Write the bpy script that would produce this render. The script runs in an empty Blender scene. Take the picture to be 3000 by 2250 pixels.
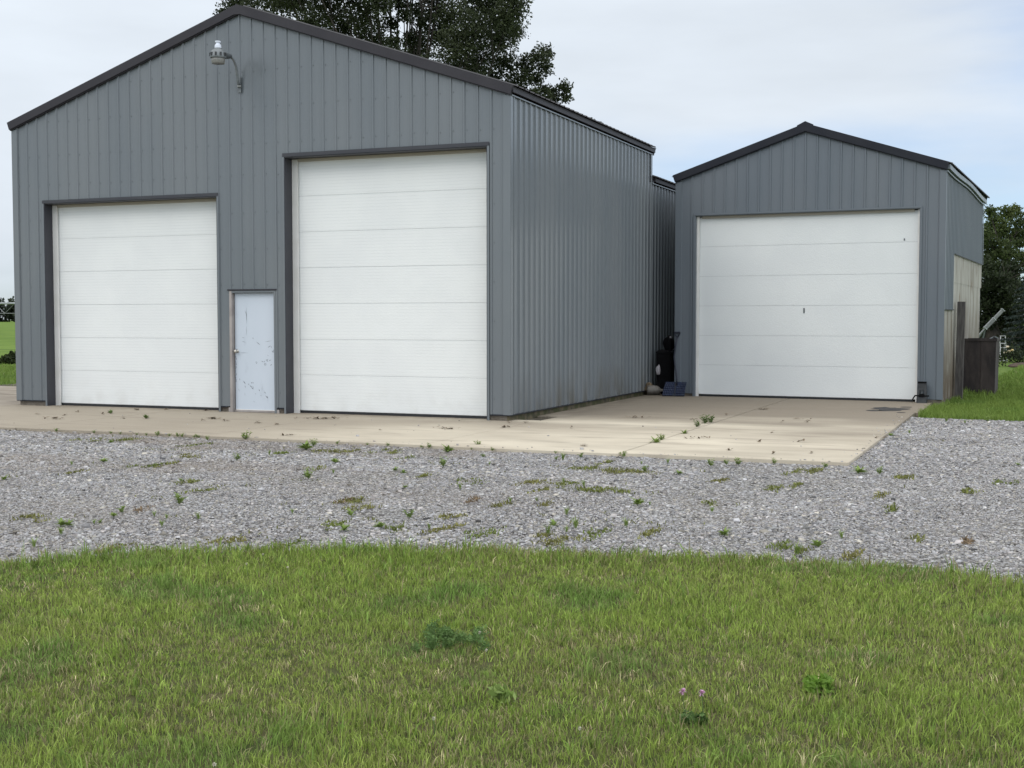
import bpy, bmesh, math, random
import numpy as np
from mathutils import Vector, Matrix
random.seed(7)
RNG = np.random.default_rng(11)
sc = bpy.context.scene
COL = sc.collection
R = math.radians

# ------------------------------------------------------------------ camera
CAM = np.array([7.5706, -18.3303, 1.592]); YAW, PIT, ROLL, FPX = 0.3899, -0.0513, 0.0006, 3762.0
cam = bpy.data.cameras.new("camera"); cam_o = bpy.data.objects.new("camera", cam); COL.objects.link(cam_o)
cam.sensor_fit = 'HORIZONTAL'; cam.sensor_width = 36.0; cam.lens = FPX / 3000 * 36
cam.clip_start = 0.05; cam.clip_end = 4000
cam_o.location = CAM; cam_o.rotation_euler = (math.pi/2 + PIT, 0, YAW)
sc.camera = cam_o
_f = np.array([-math.sin(YAW)*math.cos(PIT), math.cos(YAW)*math.cos(PIT), math.sin(PIT)])
_r = np.array([math.cos(YAW), math.sin(YAW), 0.0]); _u = np.cross(_r, _f)
def ray(px, py): return _f + _r*(px-1500)/FPX + _u*(1125-py)/FPX
def on_ground(px, py, z=0.0):
    d = ray(px, py); t = (z-CAM[2])/d[2]; return CAM + d*t
def on_y(px, py, y=0.0):
    d = ray(px, py); t = (y-CAM[1])/d[1]; return CAM + d*t
def at_depth(px, py, dep): return CAM + ray(px, py)*dep

# ------------------------------------------------------------------ sun, sky, exposure
SUN_DIR = Vector((-0.40, -0.66, 0.62)).normalized()      # towards the veiled sun
SUN_EL = math.asin(SUN_DIR.z); SUN_ROT = math.atan2(SUN_DIR.x, SUN_DIR.y)
sun = bpy.data.lights.new("sun", 'SUN'); sun.energy = 0.7; sun.angle = R(22); sun.color = (1.0, 0.94, 0.86)
sun_o = bpy.data.objects.new("sun", sun); COL.objects.link(sun_o)
sun_o.rotation_euler = SUN_DIR.to_track_quat('Z', 'Y').to_euler(); sun_o.location = (-20, -30, 40)
SKY_CLOUD = 8.5
world = bpy.data.worlds.new("World"); sc.world = world; world.use_nodes = True
def build_world():
    nt = world.node_tree; N = nt.nodes; L = nt.links; N.clear()
    out = N.new('ShaderNodeOutputWorld'); bg = N.new('ShaderNodeBackground'); bg.inputs['Strength'].default_value = 0.1
    sky = N.new('ShaderNodeTexSky'); sky.sky_type = 'NISHITA'; sky.sun_disc = False
    sky.sun_elevation = SUN_EL; sky.sun_rotation = SUN_ROT; sky.air_density = 1.0; sky.dust_density = 0.6; sky.ozone_density = 2.0
    tc = N.new('ShaderNodeTexCoord')
    mp = N.new('ShaderNodeMapping'); mp.inputs['Scale'].default_value = (1.6, 1.6, 6.5); mp.inputs['Location'].default_value = (0.3, 0.9, 0.0)
    nz = N.new('ShaderNodeTexNoise'); nz.inputs['Scale'].default_value = 1.3; nz.inputs['Detail'].default_value = 6; nz.inputs['Roughness'].default_value = 0.52
    L.new(tc.outputs['Generated'], mp.inputs['Vector']); L.new(mp.outputs[0], nz.inputs['Vector'])
    sep = N.new('ShaderNodeSeparateXYZ'); L.new(tc.outputs['Generated'], sep.inputs[0])
    # cloud cover: thin towards the horizon, closed overhead, thicker to the west (-x)
    def math_(op, a, b=None):
        m = N.new('ShaderNodeMath'); m.operation = op
        for i, v in enumerate((a, b)):
            if v is None: continue
            if isinstance(v, (int, float)): m.inputs[i].default_value = v
            else: L.new(v, m.inputs[i])
        return m.outputs[0]
    elev = math_('MULTIPLY', sep.outputs['Z'], 1.55)
    west = math_('MULTIPLY', math_('MULTIPLY', sep.outputs['X'], -1.0), math_('MINIMUM', math_('MULTIPLY', math_('MAXIMUM', math_('SUBTRACT', sep.outputs['Z'], 0.03), 0.0), 6.5), 0.9))
    east2 = math_('MULTIPLY', math_('MAXIMUM', sep.outputs['X'], 0.05), 1.5)
    base = math_('ADD', math_('ADD', math_('ADD', elev, east2), west), math_('MULTIPLY', math_('SUBTRACT', nz.outputs['Fac'], 0.5), 2.1))
    fac = N.new('ShaderNodeMapRange'); fac.interpolation_type = 'SMOOTHSTEP'
    fac.inputs['From Min'].default_value = -0.35; fac.inputs['From Max'].default_value = 0.85
    fac.inputs['To Min'].default_value = 0.05; fac.inputs['To Max'].default_value = 0.97
    L.new(base, fac.inputs['Value'])
    # brightness of the cloud deck: strongest round the hidden sun
    dot = N.new('ShaderNodeVectorMath'); dot.operation = 'DOT_PRODUCT'; dot.inputs[1].default_value = SUN_DIR
    L.new(tc.outputs['Generated'], dot.inputs[0])
    br = N.new('ShaderNodeMapRange'); br.interpolation_type = 'SMOOTHSTEP'
    br.inputs['From Min'].default_value = -0.1; br.inputs['From Max'].default_value = 1.0
    br.inputs['To Min'].default_value = SKY_CLOUD; br.inputs['To Max'].default_value = SKY_CLOUD*1.3
    L.new(dot.outputs['Value'], br.inputs['Value'])
    n2 = N.new('ShaderNodeTexNoise'); n2.inputs['Scale'].default_value = 3.0; n2.inputs['Detail'].default_value = 5
    L.new(mp.outputs[0], n2.inputs['Vector'])
    var = math_('ADD', math_('MULTIPLY', n2.outputs['Fac'], 0.34), 0.83)
    zen = N.new('ShaderNodeMapRange'); zen.interpolation_type = 'SMOOTHSTEP'      # an overcast deck is brightest overhead
    zen.inputs['From Min'].default_value = 0.18; zen.inputs['From Max'].default_value = 0.95
    zen.inputs['To Min'].default_value = 1.0; zen.inputs['To Max'].default_value = 1.55
    L.new(sep.outputs['Z'], zen.inputs['Value'])
    est = N.new('ShaderNodeMapRange'); est.interpolation_type = 'SMOOTHSTEP'      # added fill: eastern sky out of view brightened to light the side wall
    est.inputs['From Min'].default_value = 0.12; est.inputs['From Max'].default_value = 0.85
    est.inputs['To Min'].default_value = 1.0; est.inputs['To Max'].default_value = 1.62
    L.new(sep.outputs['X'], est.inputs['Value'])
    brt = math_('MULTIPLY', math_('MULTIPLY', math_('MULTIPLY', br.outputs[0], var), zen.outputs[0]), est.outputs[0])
    tint = N.new('ShaderNodeMix'); tint.data_type = 'RGBA'; tint.inputs['A'].default_value = (0.922, 1.0, 1.085, 1); tint.inputs['B'].default_value = (0.99, 1.0, 1.0, 1)
    L.new(math_('MULTIPLY', math_('SUBTRACT', zen.outputs[0], 1.0), 1.8), tint.inputs['Factor'])
    cc = N.new('ShaderNodeVectorMath'); cc.operation = 'SCALE'; L.new(tint.outputs['Result'], cc.inputs[0])
    L.new(brt, cc.inputs['Scale'])
    sk = N.new('ShaderNodeVectorMath'); sk.operation = 'MULTIPLY'; sk.inputs[1].default_value = (0.90, 1.08, 1.36)
    L.new(sky.outputs[0], sk.inputs[0])
    mix = N.new('ShaderNodeMix'); mix.data_type = 'RGBA'
    L.new(fac.outputs[0], mix.inputs['Factor']); L.new(sk.outputs[0], mix.inputs['A']); L.new(cc.outputs[0], mix.inputs['B'])
    L.new(mix.outputs['Result'], bg.inputs['Color']); L.new(bg.outputs[0], out.inputs['Surface'])
build_world()
vs = sc.view_settings; vs.view_transform = 'Standard'; vs.look = 'None'; vs.gamma = 1.0; vs.exposure = 0.0; vs.use_curve_mapping = False
sc.cycles.max_bounces = 6; sc.cycles.diffuse_bounces = 3; sc.cycles.glossy_bounces = 3; sc.cycles.transmission_bounces = 3

# ------------------------------------------------------------------ helpers
def mat(name, c1, c2=None, rough=0.6, metal=0.0, spec=0.5, scale=4.0, detail=5, stretch=(1,1,1), ramp=(0.35, 0.65),
        bump=0.0, bscale=40.0, attr=None, trans=0.0, c3=None, scale3=1.0, ramp3=(0.5, 0.7), stretch3=(1,1,1), bstretch=(1,1,1), extra=None):
    m = bpy.data.materials.new(name); m.use_nodes = True; nt = m.node_tree; N = nt.nodes; L = nt.links
    b = N['Principled BSDF']; b.inputs['Roughness'].default_value = rough; b.inputs['Metallic'].default_value = metal
    b.inputs['Specular IOR Level'].default_value = spec
    tc = N.new('ShaderNodeTexCoord')
    def noise(sc_, st, det=detail):
        mp = N.new('ShaderNodeMapping'); mp.inputs['Scale'].default_value = st; L.new(tc.outputs['Object'], mp.inputs[0])
        n = N.new('ShaderNodeTexNoise'); n.inputs['Scale'].default_value = sc_; n.inputs['Detail'].default_value = det; L.new(mp.outputs[0], n.inputs['Vector'])
        return n.outputs['Fac']
    def ramp_(fac, lo, hi):
        r = N.new('ShaderNodeMapRange'); r.interpolation_type = 'SMOOTHSTEP'
        r.inputs['From Min'].default_value = lo; r.inputs['From Max'].default_value = hi; L.new(fac, r.inputs['Value']); return r.outputs[0]
    def mix_(fac, a, c):
        x = N.new('ShaderNodeMix'); x.data_type = 'RGBA'; L.new(fac, x.inputs['Factor'])
        for k, v in (('A', a), ('B', c)):
            if isinstance(v, tuple): x.inputs[k].default_value = (*v[:3], 1)
            else: L.new(v, x.inputs[k])
        return x.outputs['Result']
    b.inputs['Base Color'].default_value = (*c1, 1); colr = c1
    if attr:
        a = N.new('ShaderNodeAttribute'); a.attribute_name = attr; colr = a.outputs['Color']
    elif c2: colr = mix_(ramp_(noise(scale, stretch), *ramp), c1, c2)
    if c3: colr = mix_(ramp_(noise(scale3, stretch3), *ramp3), colr, c3)
    if extra: colr = extra(N, L, tc, noise, ramp_, mix_, colr)
    if not isinstance(colr, tuple): L.new(colr, b.inputs['Base Color'])
    if bump:
        bp = N.new('ShaderNodeBump'); bp.inputs['Strength'].default_value = bump; bp.inputs['Distance'].default_value = 0.02
        L.new(noise(bscale, bstretch, 6), bp.inputs['Height']); L.new(bp.outputs[0], b.inputs['Normal'])
    if trans:
        tr = N.new('ShaderNodeBsdfTranslucent'); mx = N.new('ShaderNodeMixShader'); mx.inputs[0].default_value = trans
        if isinstance(colr, tuple): tr.inputs['Color'].default_value = (*colr, 1)
        else: L.new(colr, tr.inputs['Color'])
        L.new(b.outputs[0], mx.inputs[1]); L.new(tr.outputs[0], mx.inputs[2]); L.new(mx.outputs[0], N['Material Output'].inputs['Surface'])
    return m
def height_mask(N, L, tc, lo, hi, axis='Z'):
    s = N.new('ShaderNodeSeparateXYZ'); L.new(tc.outputs['Object'], s.inputs[0])
    r = N.new('ShaderNodeMapRange'); r.inputs['From Min'].default_value = lo; r.inputs['From Max'].default_value = hi
    L.new(s.outputs[axis], r.inputs['Value']); return r.outputs[0]
def mul(N, L, a, b):
    m = N.new('ShaderNodeMath'); m.operation = 'MULTIPLY'; L.new(a, m.inputs[0])
    if isinstance(b, (int, float)): m.inputs[1].default_value = b
    else: L.new(b, m.inputs[1])
    return m.outputs[0]

class MB:
    def __init__(s): s.v = []; s.f = []
    def poly(s, pts): i = len(s.v); s.v += [tuple(map(float, p)) for p in pts]; s.f.append(tuple(range(i, i+len(pts)))); return s
    def box(s, a, b, rot=None, org=None, taper=1.0, bev=0.0):
        (x0, y0, z0), (x1, y1, z1) = a, b; cx, cy = (x0+x1)/2, (y0+y1)/2
        if bev:                                             # chamfered vertical and top edges
            e = bev
            ring = lambda k, z: [(x0+e+k, y0+k, z), (x1-e-k, y0+k, z), (x1-k, y0+e+k, z), (x1-k, y1-e-k, z), (x1-e-k, y1-k, z), (x0+e+k, y1-k, z), (x0+k, y1-e-k, z), (x0+k, y0+e+k, z)]
            V = ring(0, z0) + ring(0, z1-e) + ring(e*.7, z1); n = 8
            F = [tuple(range(7, -1, -1)), tuple(range(16, 24))]
            for q in (0, 8): F += [(q+i, q+(i+1) % n, q+8+(i+1) % n, q+8+i) for i in range(n)]
        else:
            t = lambda x, y: (cx+(x-cx)*taper, cy+(y-cy)*taper)
            V = [(x0, y0, z0), (x1, y0, z0), (x1, y1, z0), (x0, y1, z0)] + [(*t(x, y), z1) for x, y in ((x0, y0), (x1, y0), (x1, y1), (x0, y1))]
            F = [(3, 2, 1, 0), (4, 5, 6, 7), (0, 1, 5, 4), (1, 2, 6, 5), (2, 3, 7, 6), (3, 0, 4, 7)]
        if rot is not None:
            o = Vector(org or ((x0+x1)/2, (y0+y1)/2, (z0+z1)/2)); V = [tuple(rot @ (Vector(p)-o) + o) for p in V]
        i = len(s.v); s.v += V; s.f += [tuple(i+k for k in f) for f in F]; return s
    def beam(s, p, q, w, h, up=(0, 0, 1)):                  # rectangular bar from p to q
        p, q = Vector(p), Vector(q); d = (q-p).normalized(); sd = d.cross(Vector(up)).normalized(); u = sd.cross(d)
        i = len(s.v)
        for c in (p, q):
            for a, b in ((-1, -1), (1, -1), (1, 1), (-1, 1)): s.v.append(tuple(c + sd*a*w/2 + u*b*h/2))
        s.f += [tuple(i+k for k in f) for f in ((3, 2, 1, 0), (4, 5, 6, 7), (0, 1, 5, 4), (1, 2, 6, 5), (2, 3, 7, 6), (3, 0, 4, 7))]; return s
    def tube(s, pts, rad, n=8, cap=True):
        pts = [Vector(p) for p in pts]; rs = rad if isinstance(rad, (list, tuple)) else [rad]*len(pts); base = len(s.v)
        for k, p in enumerate(pts):
            d = (pts[min(k+1, len(pts)-1)] - pts[max(k-1, 0)]).normalized()
            a = d.cross(Vector((0.13, 0.97, 0.2))); a = a.normalized() if a.length > 1e-4 else Vector((1, 0, 0)); b = d.cross(a)
            for j in range(n):
                t = 2*math.pi*j/n; s.v.append(tuple(p + (a*math.cos(t) + b*math.sin(t))*rs[k]))
        for k in range(len(pts)-1):
            for j in range(n): s.f.append((base+k*n+j, base+k*n+(j+1) % n, base+(k+1)*n+(j+1) % n, base+(k+1)*n+j))
        if cap: s.f += [tuple(base+j for j in range(n))[::-1], tuple(base+(len(pts)-1)*n+j for j in range(n))]
        return s
    def lathe(s, c, prof, n=20):                            # prof: (radius, z) pairs round a vertical axis
        base = len(s.v)
        for r_, z in prof:
            for j in range(n): t = 2*math.pi*j/n; s.v.append((c[0]+r_*math.cos(t), c[1]+r_*math.sin(t), c[2]+z))
        for k in range(len(prof)-1):
            for j in range(n): s.f.append((base+k*n+j, base+k*n+(j+1) % n, base+(k+1)*n+(j+1) % n, base+(k+1)*n+j))
        s.f += [tuple(base+j for j in range(n))[::-1], tuple(base+(len(prof)-1)*n+j for j in range(n))]; return s
    def build_split(s, name, m, parent=None):
        """each separate piece becomes an object of its own"""
        par = list(range(len(s.v)))
        def find(a):
            while par[a] != a: par[a] = par[par[a]]; a = par[a]
            return a
        for f in s.f:
            for k in f[1:]: par[find(k)] = find(f[0])
        gr = {}
        for f in s.f: gr.setdefault(find(f[0]), []).append(f)
        out = []
        for fs in gr.values():
            ids = sorted({k for f in fs for k in f}); mp = {k: i for i, k in enumerate(ids)}; b = MB(); b.v = [s.v[k] for k in ids]; b.f = [tuple(mp[k] for k in f) for f in fs]; out.append(b.build(name, m, parent))
        return out
    def build(s, name, m, parent=None, smooth=False, loc=None):
        me = bpy.data.meshes.new(name); me.from_pydata(s.v, [], s.f); me.materials.append(m)
        if smooth: me.polygons.foreach_set('use_smooth', [True]*len(me.polygons))
        me.update(); o = bpy.data.objects.new(name, me); COL.objects.link(o)
        if parent is not None: o.parent = parent
        if loc is not None: o.location = loc
        return o
def np_mesh(name, verts, faces_list, m, colors=None, parent=None, smooth=False):
    """faces_list: list of (n,k) index arrays"""
    me = bpy.data.meshes.new(name); nv = len(verts); me.vertices.add(nv); me.vertices.foreach_set('co', np.asarray(verts, np.float32).ravel())
    loops = np.concatenate([f.ravel() for f in faces_list]); tot = np.concatenate([np.full(len(f), f.shape[1]) for f in faces_list])
    me.loops.add(len(loops)); me.loops.foreach_set('vertex_index', loops.astype(np.int32))
    st = np.concatenate([[0], np.cumsum(tot)[:-1]]); me.polygons.add(len(tot)); me.polygons.foreach_set('loop_start', st.astype(np.int32))
    if colors is not None:
        a = me.attributes.new('tint', 'FLOAT_COLOR', 'POINT'); c4 = np.ones((nv, 4), np.float32); c4[:, :3] = colors; a.data.foreach_set('color', c4.ravel())
    me.update(calc_edges=True); me.materials.append(m)
    if smooth: me.polygons.foreach_set('use_smooth', [True]*len(me.polygons))
    o = bpy.data.objects.new(name, me); COL.objects.link(o)
    if parent is not None: o.parent = parent
    return o
def tag(o, label, cat, group=None, kind=None):
    o['label'] = label; o['category'] = cat
    if group: o['group'] = group
    if kind: o['kind'] = kind
    return o
def empty(name, loc, label, cat, rz=0.0, group=None):
    o = bpy.data.objects.new(name, None); o.empty_display_size = 0.2; COL.objects.link(o); o.location = loc; o.rotation_euler = (0, 0, rz)
    return tag(o, label, cat, group)
def structure(o, label, cat):
    return tag(o, label, cat, kind='structure')
def vnoise(x, y, seed=0):
    """smooth lattice noise, 0..1"""
    def h(i, j):
        v = np.sin(i*127.1 + j*311.7 + seed*74.7)*43758.5453; return v-np.floor(v)
    i = np.floor(x); j = np.floor(y); fx = x-i; fy = y-j; fx = fx*fx*(3-2*fx); fy = fy*fy*(3-2*fy)
    return (h(i, j)*(1-fx)+h(i+1, j)*fx)*(1-fy) + (h(i, j+1)*(1-fx)+h(i+1, j+1)*fx)*fy
def fbm(x, y, seed=0, o=3):
    t = 0; a = 0.5; s = 0
    for k in range(o): t = t+a*vnoise(x*2**k, y*2**k, seed+k*13); s += a; a *= .55
    return t/s

# ------------------------------------------------------------------ materials
def wall_extra(N, L, tc, noise, ramp_, mix_, col):
    # splashed soil along the foot of the sheets
    r = N.new('ShaderNodeMapRange'); r.inputs['From Min'].default_value = 0.75; r.inputs['From Max'].default_value = 0.05
    s = N.new('ShaderNodeSeparateXYZ'); L.new(tc.outputs['Object'], s.inputs[0]); L.new(s.outputs['Z'], r.inputs['Value'])
    a = mul(N, L, r.outputs[0], ramp_(noise(2.2, (1, 1, .45)), 0.38, 0.72))
    g = N.new('ShaderNodeMapRange'); g.inputs['From Min'].default_value = -1.0; g.inputs['From Max'].default_value = 0.0   # only the side wall is splashed
    L.new(s.outputs['X'], g.inputs['Value'])
    h_ = N.new('ShaderNodeMapRange'); h_.inputs['From Min'].default_value = 0.15; h_.inputs['From Max'].default_value = 1.2; L.new(s.outputs['Y'], h_.inputs['Value'])
    a = mul(N, L, mul(N, L, a, g.outputs[0]), h_.outputs[0])
    return mix_(mul(N, L, a, 0.8), col, (0.095, 0.085, 0.062))
M = {}
M['wall'] = mat('grey_steel', (0.142, 0.160, 0.177), (0.160, 0.176, 0.190), rough=0.26, spec=0.5, scale=0.9, stretch=(1, 1, .3), bump=0.03, bscale=3.0, extra=wall_extra)
M['wall2'] = mat('grey_steel_older', (0.122, 0.143, 0.166), (0.140, 0.158, 0.178), rough=0.38, spec=0.5, scale=0.9, stretch=(1, 1, .3), bump=0.05, bscale=3.0)
M['trim'] = mat('charcoal_trim', (0.036, 0.034, 0.041), (0.042, 0.040, 0.047), rough=0.5, spec=0.2, scale=2)
M['trim2'] = mat('black_trim', (0.017, 0.019, 0.027), (0.022, 0.024, 0.031), rough=0.5, spec=0.2, scale=2)
M['reveal'] = mat('reveal_trim', (0.030, 0.031, 0.041), (0.036, 0.037, 0.046), rough=0.45, scale=2)
M['roof'] = mat('dark_roof', (0.035, 0.035, 0.042), (0.05, 0.05, 0.055), rough=0.5, scale=2)
M['screw'] = mat('screw', (0.10, 0.112, 0.122), rough=0.5)
M['gutter'] = mat('pale_gutter', (0.20, 0.225, 0.255), (0.13, 0.15, 0.17), rough=0.4, scale=3)
def door_lines(N, L, tc, noise, ramp_, mix_, col):
    gm = N.new('ShaderNodeMapRange'); gm.inputs['From Min'].default_value = 0.55; gm.inputs['From Max'].default_value = 0.02
    sg = N.new('ShaderNodeSeparateXYZ'); L.new(tc.outputs['Object'], sg.inputs[0]); L.new(sg.outputs['Z'], gm.inputs['Value'])
    col = mix_(mul(N, L, mul(N, L, gm.outputs[0], ramp_(noise(4.0, (1, 1, 1)), .40, .75)), 0.22), col, (0.42, 0.39, 0.34))
    s = N.new('ShaderNodeSeparateXYZ'); L.new(tc.outputs['Object'], s.inputs[0])
    m = N.new('ShaderNodeMath'); m.operation = 'MULTIPLY'; m.inputs[1].default_value = 1/0.0507; L.new(s.outputs['Z'], m.inputs[0])
    fr = N.new('ShaderNodeMath'); fr.operation = 'FRACT'; L.new(m.outputs[0], fr.inputs[0])
    lt = N.new('ShaderNodeMath'); lt.operation = 'LESS_THAN'; lt.inputs[1].default_value = 0.2; L.new(fr.outputs[0], lt.inputs[0])
    return mix_(mul(N, L, mul(N, L, lt.outputs[0], ramp_(noise(3.0, (1, 1, 2)), .2, .7)), 0.4), col, (0.62, 0.645, 0.65))
M['door'] = mat('white_door_grooved', (0.785, 0.805, 0.80), (0.755, 0.775, 0.775), rough=0.5, spec=0.3, scale=1.2, bump=0.15, bscale=60, bstretch=(.3, 1, 1.5), extra=door_lines)
M['door2'] = mat('white_door_smooth', (0.74, 0.765, 0.765), (0.71, 0.735, 0.74), rough=0.5, spec=0.3, scale=1.0, bump=0.2, bscale=55)
M['seam'] = mat('door_seam', (0.42, 0.43, 0.44))
M['stop'] = mat('white_stop', (0.76, 0.75, 0.73), (0.70, 0.69, 0.66), scale=3, rough=0.5)
M['rubber'] = mat('black_rubber', (0.016, 0.017, 0.020), rough=0.7)
M['beige'] = mat('beige_seal', (0.42, 0.38, 0.32), rough=0.6)
M['entry'] = mat('pale_blue_door', (0.555, 0.610, 0.685), (0.525, 0.585, 0.660), rough=0.45, scale=1.5, stretch=(1, 1, .4), c3=(0.40, 0.45, 0.52), scale3=5, ramp3=(0.62, 0.85), stretch3=(1, 1, .5))
M['frame'] = mat('cream_frame', (0.36, 0.33, 0.315), (0.27, 0.245, 0.235), scale=4)
M['scuff'] = mat('scuff', (0.13, 0.15, 0.18), (0.25, 0.28, 0.33), scale=30)
M['nickel'] = mat('nickel', (0.50, 0.47, 0.42), metal=1.0, rough=0.28)
M['skirt'] = mat('soil_block', (0.17, 0.15, 0.125), (0.085, 0.07, 0.055), scale=5, rough=0.9, bump=0.5, bscale=14)
def mossy(N, L, tc, noise, ramp_, mix_, col): return mix_(ramp_(noise(3, (1, 1, 1)), .45, .6), col, (0.055, 0.058, 0.022))
M['skirt_moss'] = mat('mossy_board', (0.12, 0.10, 0.06), (0.05, 0.045, 0.03), scale=6, rough=0.9, bump=0.5, bscale=14, extra=mossy)
def fiber_extra(N, L, tc, noise, ramp_, mix_, col):
    a = ramp_(noise(6.0, (1, 2.2, .18)), .48, .66)
    col = mix_(mul(N, L, a, 0.85), col, (0.19, 0.165, 0.13))
    low = N.new('ShaderNodeMapRange'); low.inputs['From Min'].default_value = 2.1; low.inputs['From Max'].default_value = 0.35
    s = N.new('ShaderNodeSeparateXYZ'); L.new(tc.outputs['Object'], s.inputs[0]); L.new(s.outputs['Z'], low.inputs['Value'])
    b = mul(N, L, low.outputs[0], ramp_(noise(2.6, (1, 1, .4)), .24, .52))
    col = mix_(b, col, (0.095, 0.070, 0.045))
    r = ramp_(noise(4.5, (1, 1, .25)), .60, .72)
    return mix_(mul(N, L, r, 0.7), col, (0.20, 0.13, 0.07))
M['fiber'] = mat('weathered_sheet', (0.44, 0.425, 0.39), (0.34, 0.32, 0.285), scale=3, stretch=(1, 2, .2), rough=0.7, extra=fiber_extra)
M['wood'] = mat('grey_post', (0.115, 0.105, 0.10), (0.062, 0.056, 0.054), scale=8, stretch=(3, 3, .35), rough=0.9, bump=0.5, bscale=20, bstretch=(2, 2, .2))
M['rust'] = mat('dark_rust', (0.026, 0.020, 0.020), (0.052, 0.040, 0.037), scale=3.2, stretch=(1.6, 1.6, .5), ramp=(.38, .66), rough=0.85, bump=0.4, bscale=9,
               c3=(0.10, 0.082, 0.070), scale3=5, ramp3=(.60, .80), stretch3=(1.5, 1.5, .4))
M['galv'] = mat('galvanised', (0.36, 0.38, 0.385), (0.26, 0.28, 0.29), scale=8, rough=0.42, metal=0.55)
M['galv_dark'] = mat('galvanised_dark', (0.16, 0.175, 0.185), (0.11, 0.12, 0.13), scale=8, rough=0.5, metal=0.4)
M['chute'] = mat('pale_metal', (0.20, 0.21, 0.205), (0.14, 0.15, 0.15), scale=6, rough=0.5, metal=0.2)
M['alu'] = mat('white_aluminium', (0.62, 0.63, 0.63), (0.52, 0.53, 0.53), scale=6, rough=0.45)
M['lamp_metal'] = mat('lamp_metal', (0.20, 0.215, 0.225), (0.15, 0.165, 0.175), scale=12, rough=0.45, metal=0.3)
M['lens'] = mat('frosted_lens', (0.34, 0.335, 0.315), (0.25, 0.25, 0.24), scale=30, stretch=(4, 4, .3), rough=0.3, trans=0.25)
M['cell'] = mat('photocell', (0.72, 0.76, 0.86), rough=0.35)
M['black'] = mat('black_plastic', (0.003, 0.003, 0.0035), (0.005, 0.005, 0.006), scale=7, rough=0.7, spec=0.12)
M['blacksteel'] = mat('black_steel', (0.022, 0.025, 0.028), (0.04, 0.043, 0.046), scale=9, rough=0.5)
M['blue'] = mat('blue_plastic', (0.008, 0.015, 0.042), (0.012, 0.022, 0.060), scale=4, rough=0.4, c3=(0.05, 0.065, 0.095), scale3=3, ramp3=(.58, .72), stretch3=(3.0, 1, 2.0))
M['navy'] = mat('navy_plastic', (0.012, 0.016, 0.030), rough=0.45)
M['palejug'] = mat('dirty_white_plastic', (0.19, 0.175, 0.155), (0.10, 0.09, 0.078), scale=7, rough=0.6)
M['rag'] = mat('pale_rag', (0.42, 0.40, 0.42), (0.30, 0.28, 0.30), scale=9, rough=0.8)
M['bark'] = mat('bark', (0.050, 0.042, 0.034), (0.028, 0.024, 0.02), scale=4, stretch=(2, 2, .4), rough=0.95, bump=0.5, bscale=10)
M['leaf'] = mat('leaf', (0.05, 0.07, 0.03), attr='tint', rough=0.6, spec=0.2, trans=0.3)
M['grass'] = mat('grass_blade', (0.1, 0.14, 0.03), attr='tint', rough=0.65, spec=0.12, trans=0.26)
M['weed'] = mat('weed_leaf', (0.18, 0.26, 0.055), (0.24, 0.32, 0.095), scale=20, rough=0.6, spec=0.25, trans=0.25)
M['weed_dark'] = mat('weed_leaf_dark', (0.105, 0.16, 0.045), (0.14, 0.20, 0.07), scale=20, rough=0.6, spec=0.25, trans=0.2)
M['dry'] = mat('dead_leaf', (0.10, 0.070, 0.040), (0.20, 0.155, 0.10), scale=15, rough=0.9)
M['stone'] = mat('crushed_stone', (0.3, 0.3, 0.3), attr='tint', rough=0.95, spec=0.15)
M['pink'] = mat('clover_pink', (0.52, 0.25, 0.44), (0.70, 0.45, 0.62), scale=60, rough=0.7)
M['whiteflower'] = mat('clover_white', (0.68, 0.66, 0.58), (0.50, 0.46, 0.34), scale=60, rough=0.7)
M['stem'] = mat('stem', (0.09, 0.14, 0.045), rough=0.7)
M['straw'] = mat('straw', (0.42, 0.36, 0.22), (0.55, 0.50, 0.36), scale=20, rough=0.7)
M['oil'] = mat('oil', (0.040, 0.041, 0.046), (0.085, 0.08, 0.075), scale=6, rough=0.85, spec=0.1)
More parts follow.
